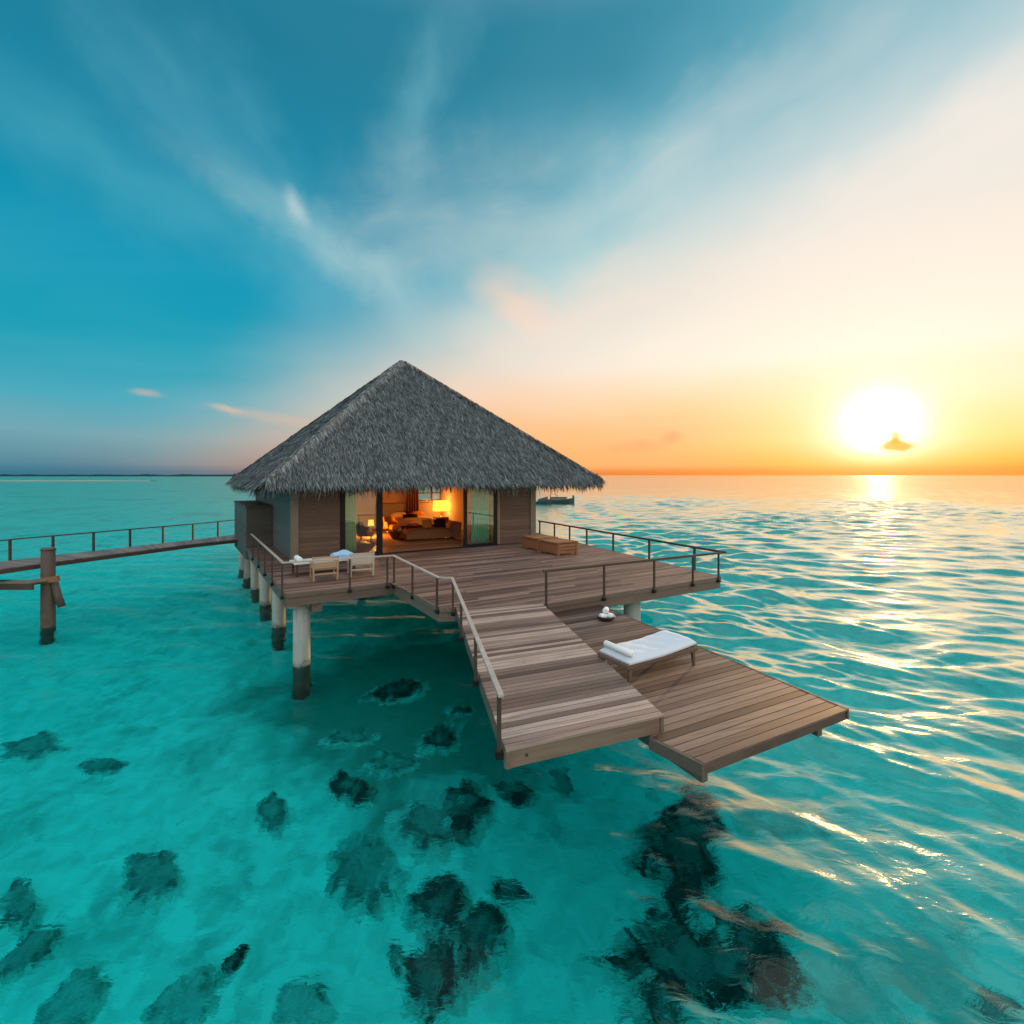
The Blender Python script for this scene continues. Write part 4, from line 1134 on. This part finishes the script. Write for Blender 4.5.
teak_bench(dk(538.5, 551.5) , 'teak bench tucked against the villa corner post, half behind the other')

# sun lounger on the lower platform
la = lw(632, 685); ld_ = (lw(694, 666.5) - la); LLen = ld_.length + 0.12; lu = ld_.normalized(); lv = Vector((-lu.y, lu.x))
lo = thing('sun_lounger', (la.x, la.y, LOW), 'wooden sun lounger with white mattress, head end raised, on the lower platform', 'sun lounger')
Wd = 0.76; o0 = la - lu * 0.05
mb = MB(); fz0, fz1 = LOW + 0.27, LOW + 0.34
ctrL = o0 + lu * LLen / 2 + lv * Wd / 2
for s_ in (0.0, 1.0): mb.box(o0 + lu * LLen / 2 + lv * (Wd * s_ + (0.02 if s_ == 0 else -0.02)), lu, lv, LLen / 2 + 0.05, 0.022, fz0, fz1)
for s_ in (0.0, 1.0): mb.box(o0 + lu * (LLen * s_ + (-0.028 if s_ == 0 else 0.028)) + lv * Wd / 2, lu, lv, 0.022, Wd / 2 - 0.045, fz0, fz1)
mb.build('frame', M['lounger'], lo, bevel=0.008)
for a in (0.05, LLen - 0.05):
    for b in (0.045, Wd - 0.045):
        p = o0 + lu * a + lv * b
        sx_ = -1 if a < 0.5 else 1
        mb = MB()
        q = [(p.x + lu.x * i + lv.x * j, p.y + lu.y * i + lv.y * j) for i, j in ((-.035, -.03), (.035, -.03), (.035, .03), (-.035, .03))]
        q2 = [(p.x + lu.x * (i * .6 + .03 * sx_) + lv.x * j * .7, p.y + lu.y * (i * .6 + .03 * sx_) + lv.y * j * .7) for i, j in ((-.035, -.03), (.035, -.03), (.035, .03), (-.035, .03))]
        mb.hexa([(x, y, LOW) for x, y in q2] + [(x, y, LOW + 0.269) for x, y in q]); mb.build('leg', M['lounger'], lo, bevel=0.005)
mb = MB()
for k_ in range(9):
    mb.box(o0 + lu * (LLen * (k_ + 0.5) / 9) + lv * Wd / 2, lu, lv, LLen / 18 - 0.012, Wd / 2 - 0.05, fz1 - 0.03, fz1 - 0.008)
mb.build('slats', M['lounger'], lo)
def prof(t):   # rise of the mattress towards the head
    return 0.0 if t < 0.45 else 0.065 * ((t - 0.45) / 0.55) ** 1.3
mb = MB(); top, bot = [], []
for i in range(29):
    t = i / 28; rt_, rb_ = [], []
    for j in range(13):
        v = j / 12; e = min(1, (1 - abs(2 * v - 1) ** 8)) * min(1, (1 - abs(2 * t - 1) ** 24))
        p = o0 + lu * (LLen * (0.0 + t)) + lv * (0.0 + Wd * v)
        z = fz1 + 0.004 + prof(t)
        wr = 0.006 * math.sin(t * 31 + v * 7) + 0.004 * math.sin(v * 19 + t * 11)
        rt_.append((p.x, p.y, z + 0.03 + 0.07 * max(0, e) ** 0.4 + wr * e)); rb_.append((p.x, p.y, z))
    top.append(rt_); bot.append(rb_)
mb.grid(top, True, True); mb.grid(bot, True)
for A_, B_ in ((top[0], bot[0]), (bot[-1], top[-1]), ([r_[0] for r_ in bot], [r_[0] for r_ in top]), ([r_[-1] for r_ in top], [r_[-1] for r_ in bot])):
    mb.grid([A_, B_], True)
ma = mb.build('mattress', M['white_cloth'], lo)
mb = MB()
pp = o0 + lu * 0.09; a = pp + lv * 0.03; b = pp + lv * (Wd - 0.03)
mb.tube([(a.x, a.y, fz1 + 0.16), (a.x + lv.x * .03, a.y + lv.y * .03, fz1 + 0.16), (b.x - lv.x * .03, b.y - lv.y * .03, fz1 + 0.16), (b.x, b.y, fz1 + 0.16)], [0.03, 0.055, 0.055, 0.03], 14)
tag(mb.build('rolled_towel', M['towel']), 'white rolled towel lying across the foot of the sun lounger', 'towel')

bw = lw(606, 620)
mb = MB(); mb.lathe((bw.x, bw.y, LOW), [(0.001, 0), (0.12, 0.0), (0.2, 0.05), (0.225, 0.11), (0.215, 0.115), (0.19, 0.06), (0.11, 0.02), (0.001, 0.018)], 24)
tag(mb.build('towel_bowl', M['bowl']), 'round dark bowl holding white towels, behind the sun lounger', 'bowl')
for (du, dv, z_, an_, lb) in ((-0.075, -0.03, 0.035, 0.5, 'white rolled towel in the dark bowl, lower left of its pile'), (0.10, 0.0, 0.035, 2.2, 'white rolled towel in the dark bowl, lower right of its pile'), (0.0, 0.03, 0.16, 1.2, 'white rolled towel topping the pile in the dark bowl')):
    ax_v = Vector((math.cos(an_), math.sin(an_)))
    towel_roll('rolled_towel', Vector((bw.x + du, bw.y + dv)), ax_v, 0.2, 0.07, LOW + z_, M['towel'], lb)['group'] = 'rolled towels in the bowl'

# ------------------------------------------------------------------ jetty on the left
J = [at(236, 535, DECK), at(51, 558, DECK), at(0, 563, DECK)]
jn = [at(236, 539.5, DECK), at(51, 565.5, DECK), at(-6, 574, DECK)]
jf = [at(236, 535, DECK), at(0, 563, DECK), at(-60, 574, DECK)]
jet = thing('jetty', (jn[0].x, jn[0].y, DECK), 'narrow timber jetty running left from the villa over the lagoon', 'jetty')
A0 = AX3 + S * 0.05
near_ = [at(238, 539.0, DECK), at(195, 543.5, DECK), at(51, 562, DECK), at(-10, 570.5, DECK), at(-120, 588, DECK)]
far_ = [at(238, 534.0, DECK), at(195, 539.5, DECK), at(20, 559.0, DECK), at(-40, 567, DECK), at(-150, 583, DECK)]
mb = MB(); cols = []
for i in range(len(near_) - 1):
    n_ = max(2, int((near_[i + 1] - near_[i]).length / 0.15))
    for k_ in range(n_):
        cols.append((near_[i] + (near_[i + 1] - near_[i]) * (k_ / n_), far_[i] + (far_[i + 1] - far_[i]) * (k_ / n_),
                     near_[i] + (near_[i + 1] - near_[i]) * ((k_ + 0.94) / n_), far_[i] + (far_[i + 1] - far_[i]) * ((k_ + 0.94) / n_)))
for a, b, c, e in cols: mb.prism([(p.x, p.y) for p in (a, c, e, b)], DECK - 0.035, DECK + random.uniform(-0.003, 0.003))
mb.build('deck_boards', M['jetty'], jet)
mb = MB()
for L_ in (near_, far_):
    for a, b in zip(L_[:-1], L_[1:]): mb.beam((a.x, a.y, DECK - 0.11), (b.x, b.y, DECK - 0.11), 0.06, 0.145)
mb.build('side_beam', M['rail_dark'], jet)
for t_ in ((3, 0.6),):
    i, f_ = t_; p = (near_[i] + (near_[i + 1] - near_[i]) * f_ + far_[i] + (far_[i + 1] - far_[i]) * f_) / 2
    mb = MB(); mb.tube([(p.x, p.y, BED - 0.4), (p.x, p.y, DECK - 0.24)], 0.13, 16); mb.build('pile', M['jetty_post'], jet)
jr = thing('jetty_railing', (far_[0].x, far_[0].y, DECK), 'thin dark railing along the far side of the left jetty', 'railing')
mb = MB()
for a, b in zip(far_[:-1], far_[1:]): mb.beam((a.x, a.y, DECK + 0.80), (b.x, b.y, DECK + 0.80), 0.055, 0.05)
mb.build('top_rail', M['rail_dark'], jr)
def on_line(px, L_):
    r = (px - 512.0) / FPX
    for a, b in zip(L_[:-1], L_[1:]):
        den = (b.x - a.x) - r * (b.y - a.y)
        if abs(den) < 1e-9: continue
        t = (r * a.y - a.x) / den
        if -0.001 <= t <= 1.001: return a + (b - a) * t
for px in (10, 53, 93.5, 130, 163, 193, 218, -30, -70):
    p = on_line(px, far_)
    if p is None: continue
    mb = MB(); mb.box(p, Vector((1, 0)), Vector((0, 1)), 0.035, 0.035, DECK - 0.2, DECK + 0.775); mb.build('post', M['rail_dark'], jr)
pp = Vector((-16.93, 18.25))
mp = thing('mooring_post', (pp.x, pp.y, 0.0), 'stout dark timber post with slanted brace rising beside the left jetty', 'post')
mb = MB(); mb.tube([(pp.x, pp.y, BED - 0.3), (pp.x, pp.y, 0.5), (pp.x, pp.y, DECK + 0.58)], [0.22, 0.215, 0.205], 20); mb.build('shaft', M['jetty_post'], mp, bevel=0.02)
mb = MB(); mb.tube([(pp.x + 0.25, pp.y - 0.05, 1.66), (pp.x + 0.38, pp.y - 0.03, 1.1), (pp.x + 0.50, pp.y, 0.70)], 0.12, 14); mb.build('brace', M['jetty_post'], mp)
mb = MB(); mb.tube([(pp.x, pp.y, DECK + 0.575), (pp.x, pp.y, DECK + 0.64)], [0.24, 0.20], 20); mb.build('post_cap', M['jetty_post'], mp)
lp = thing('landing_stage', (pp.x, pp.y - 0.3, 1.72), 'low grey plank landing stage held on the stout post, under the left jetty', 'landing stage')
mb = MB(); boards(mb, [Vector((-25.0, 18.35)), Vector((-25.0, 17.75)), Vector((-16.7, 17.75)), Vector((-16.7, 18.0)), Vector((-16.9, 18.35))][::-1] if False else [Vector((-25, 17.5)), Vector((-16.85, 17.5)), Vector((-16.6, 17.98)), Vector((-25, 17.98))], 0.0, 1.74, 0.05, 0.16, 0.01); mb.build('planks', M['jetty'], lp)
mb = MB(); mb.beam((-25, 17.54, 1.58), (-16.8, 17.54, 1.58), 0.07, 0.21); mb.build('side_beam', M['rail_dark'], lp)
mb = MB(); mb.beam((pp.x - 0.6, pp.y - 0.26, 1.6), (pp.x + 0.62, pp.y - 0.26, 1.78), 0.1, 0.2); mb.build('cross_beam', M['teak'], lp)

# ------------------------------------------------------------------ boats
def boat(x, y, L, label, cabin):
    t = thing('motor_boat', (x, y, 0), label, 'boat', 'boats moored off the villa')
    mb = MB(); rows = []
    for i in range(17):
        u = i / 16; bw_ = L * 0.13 * (1 - (max(0, u - 0.45) / 0.55) ** 2.2) * (0.82 + 0.18 * min(1, u * 4)); sh_ = 0.55 + 0.55 * u ** 2
        xx = -L / 2 + L * u
        rows.append([(xx, -bw_, sh_), (xx, -bw_ * 0.86, 0.15), (xx, -bw_ * 0.4, -0.25), (xx, 0, -0.35), (xx, bw_ * 0.4, -0.25), (xx, bw_ * 0.86, 0.15), (xx, bw_, sh_)])
    mb.grid(rows, True); mb.face(rows[0])
    mb.grid([[r_[0] for r_ in rows], [r_[6] for r_ in rows]], False)
    mb.build('hull', M['boat'], t, True)
    if cabin:
        mb = MB(); X, Yv = Vector((1, 0)), Vector((0, 1)); mb.box((-0.05 * L, 0), X, Yv, L * 0.28, L * 0.085, 0.6, 1.15); mb.build('cabin', M['boat_pale'], t, True, 0.08)
        mb = MB(); mb.box((-0.05 * L, 0), X, Yv, L * 0.31, L * 0.1, 1.152, 1.23); mb.build('canopy', M['boat'], t, True)
        for xx, h in ((-0.33, 1.75), (-0.1, 1.7)):
            mb = MB(); mb.tube([(xx * L, 0, 0.5), (xx * L, 0, h)], 0.07, 8); mb.build('mast', M['boat'], t, True)
        mb = MB(); mb.box((-0.47 * L + 0.94 * L * 0.99, 0), X, Yv, 0.16, 0.2, 0.7, 1.55); mb.build('bow_post', M['boat'], t, True)
    else:
        mb = MB(); rows = []
        for i in range(9):
            u = i / 8; rows.append([(-L * 0.35 + L * 0.62 * u, L * 0.11 * math.cos(a_), 0.6 + (0.35 + 0.55 * u) * math.sin(a_)) for a_ in np.linspace(0, math.pi, 9)])
        mb.grid(rows, True); mb.face(rows[-1]); mb.face(rows[0][::-1]); mb.build('spray_hood', M['boat'], t, True)
    return t
boat(9.3, 97.0, 5.6, 'long dark boat with masts, further from the villa corner', True)
boat(5.9, 94.0, 3.0, 'small dark boat with humped hood, half hidden by the villa corner', False)

# ------------------------------------------------------------------ coral heads on the sea bed
def seen_on_bed(px, py):
    v = pxdir(px, py); t = CAMZ / -v.z
    hit = Vector((0, 0, CAMZ)) + v * t
    eta = 1 / 1.33; ci = -v.z; k_ = 1 - eta * eta * (1 - ci * ci)
    r = v * eta + Vector((0, 0, 1)) * (eta * ci - math.sqrt(k_))
    t2 = (BED + 0.15 - hit.z) / r.z
    q = hit + r * t2
    return Vector((q.x, q.y))
def coral_material(name, c0, c1, c2, thr):
    """dark weedy rim, paler and sanded-over inside; 'rim' is the distance from the coral's own centre"""
    m, n = mat(name)
    pos = n.node('ShaderNodeNewGeometry').outputs['Position']
    rim = n.node('ShaderNodeAttribute', attribute_name='rim').outputs['Fac']
    a = n.noise(pos, 1.7, 7, 0.7, 1.4); b = n.noise(pos, 8.0, 5, 0.7, 0.6)
    c = n.mix(n.ss(b, 0.36, 0.66), c0, c1)
    inner = n.mul(n.ss(n.add(a, n.mul(n.sub(0.62, rim), 0.42)), thr - 0.06, thr + 0.16), 0.85)
    c = n.mix(inner, c, c2)
    frag = n.add(n.add(n.mul(a, 0.75), n.mul(b, 0.35)), n.mul(n.m('POWER', rim, 3.0), 0.42))
    c = n.mix(n.ss(frag, 0.63, 0.83), c, (0.74, 0.73, 0.66, 1))
    bp = n.node('ShaderNodeBump', {'Strength': 0.8, 'Distance': 0.05, 'Height': n.add(a, n.mul(b, 0.4))})
    p = n.node('ShaderNodeBsdfPrincipled', {'Base Color': c, 'Roughness': 0.95, 'Specular IOR Level': 0.05, 'Normal': bp.outputs[0]})
    finish(n, p.outputs[0]); return m
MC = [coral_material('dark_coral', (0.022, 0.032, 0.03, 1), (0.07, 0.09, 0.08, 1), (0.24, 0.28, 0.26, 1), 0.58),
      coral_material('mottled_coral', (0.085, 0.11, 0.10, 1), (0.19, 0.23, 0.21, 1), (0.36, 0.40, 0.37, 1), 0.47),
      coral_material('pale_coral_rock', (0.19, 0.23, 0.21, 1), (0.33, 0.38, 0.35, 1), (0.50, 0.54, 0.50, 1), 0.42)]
def coral(i, px, py, hw, hh, rot, kind, h, label):
    c = seen_on_bed(px, py)
    ex_ = seen_on_bed(px + hw, py); ey_ = seen_on_bed(px, py - hh)
    ux, uy = ex_ - c, ey_ - c
    cr, sr = math.cos(math.radians(rot)), math.sin(math.radians(rot))
    mb = MB(); nr, na = 18, 96; z0 = bed_z(c.x, c.y)
    rows = []
    for j in range(nr + 1):
        t = j / nr; row = []
        for k_ in range(na + 1):
            a = 2 * math.pi * (k_ % na) / na
            lobe = 1.08 + 0.42 * mnoise.noise(Vector((math.cos(a) * 1.3, math.sin(a) * 1.3, i * 7.3))) + 0.20 * mnoise.noise(Vector((math.cos(a) * 3.6, math.sin(a) * 3.6, i * 3.1))) + 0.20 * mnoise.noise(Vector((math.cos(a) * 9, math.sin(a) * 9, i * 5.7))) + 0.14 * mnoise.noise(Vector((math.cos(a) * 19, math.sin(a) * 19, i * 2.7)))
            u = math.cos(a) * t * lobe; v = math.sin(a) * t * lobe
            pu, pv = u * hw, v * hh
            pu, pv = pu * cr - pv * sr, pu * sr + pv * cr
            p = c + ux * (pu / hw) + uy * (pv / hh)
            hz = h * (1 - t ** 3.0) * (0.55 + 0.75 * mnoise.noise(Vector((p.x * 1.7, p.y * 1.7, i * 2.0))) + 0.45 * mnoise.noise(Vector((p.x * 4.5, p.y * 4.5, i * 9.0))) + 0.2 * mnoise.noise(Vector((p.x * 11, p.y * 11, i * 4.0))) + 0.35 * t)
            row.append((p.x, p.y, z0 - 0.10 * t ** 6 + max(hz, -0.1 * t)))
        rows.append(row)
    mb.grid(rows, True, True)
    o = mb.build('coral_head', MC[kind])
    at_ = o.data.attributes.new('rim', 'FLOAT', 'POINT')
    at_.data.foreach_set('value', [j / nr for j in range(nr + 1) for k_ in range(na + 1)])
    return tag(o, label, 'coral', 'coral heads on the sea bed')
CORALS = [
    (700, 955, 100, 66, 10, 0, 0.5, 'largest dark coral mass, at the bottom of the view below the swim platform corner'),
    (688, 838, 42, 50, -10, 0, 0.45, 'dark oval coral right under the near corner of the swim platform'),
    (362, 862, 46, 36, -15, 1, 0.35, 'broad brownish diamond coral in the middle of the shallows'),
    (436, 822, 42, 30, 0, 1, 0.35, 'rounded mottled coral between the boardwalk corner and the brownish diamond coral'),
    (466, 804, 30, 28, 15, 0, 0.35, 'dark coral touching the right side of the rounded mottled coral'),
    (440, 900, 31, 30, 0, 0, 0.4, 'black ring-like coral topping the cluster of three below the boardwalk'),
    (478, 928, 30, 38, 8, 0, 0.4, 'striped dark coral on the right of the cluster of three'),
    (432, 968, 35, 44, -8, 0, 0.4, 'large smooth dark coral lowest in the cluster of three'),
    (507, 886, 27, 9, -18, 0, 0.25, 'thin dark coral strip above the striped coral'),
    (398, 948, 10, 20, 10, 1, 0.2, 'small coral finger left of the smooth dark coral'),
    (350, 786, 24, 18, -15, 0, 0.3, 'crooked black coral beyond the brownish diamond coral'),
    (392, 760, 28, 13, 10, 1, 0.25, 'dim flat coral in the shade near the boardwalk end'),
    (515, 784, 24, 14, 0, 0, 0.3, 'dark coral peeping out under the near corner of the boardwalk'),
    (562, 772, 14, 9, 0, 1, 0.2, 'small dim coral under the boardwalk end board'),
    (150, 876, 38, 26, 25, 1, 0.35, 'lone rounded coral on open sand at the left'),
    (30, 952, 42, 15, 38, 1, 0.3, 'slanted cigar-shaped coral at the lower left edge'),
    (72, 1003, 50, 24, 48, 2, 0.3, 'pale slanted rock at the bottom left corner of the shallows'),
    (182, 1004, 50, 26, 42, 2, 0.3, 'pale rock with dark rim at the bottom, right of the corner rock'),
    (232, 962, 7, 26, -38, 0, 0.2, 'thin slanting black coral ridge above the pale rimmed rock'),
    (300, 1004, 28, 26, 0, 2, 0.3, 'pale blunt rock at the bottom between rimmed rock and coral cluster'),
    (20, 908, 26, 22, 20, 1, 0.3, 'mottled coral cut by the left edge of the view'),
    (30, 748, 38, 14, 10, 1, 0.25, 'dark weedy coral farther out at the left edge'),
    (272, 812, 18, 20, 20, 1, 0.25, 'small dim coral between the lone coral and the pile'),
    (100, 765, 26, 7, 5, 1, 0.2, 'flat dim coral streak right of the weedy coral'),
    (395, 690, 30, 9, 8, 0, 0.25, 'dark coral streak in the shade under the deck, nearest the boardwalk middle'),
    (440, 735, 26, 12, 20, 0, 0.3, 'dark slanted coral just left of the boardwalk railing foot'),
    (350, 735, 30, 9, 5, 1, 0.25, 'long dim coral streak in front of the big pile'),
    (460, 708, 16, 7, 0, 0, 0.25, 'small black coral beside the boardwalk, midway along its railing'),
    (1000, 1000, 30, 16, -20, 1, 0.25, 'murky coral under waves at the bottom right corner'),
    (614, 944, 10, 7, 0, 0, 0.2, 'tiny dark coral left of the largest coral mass'),
]
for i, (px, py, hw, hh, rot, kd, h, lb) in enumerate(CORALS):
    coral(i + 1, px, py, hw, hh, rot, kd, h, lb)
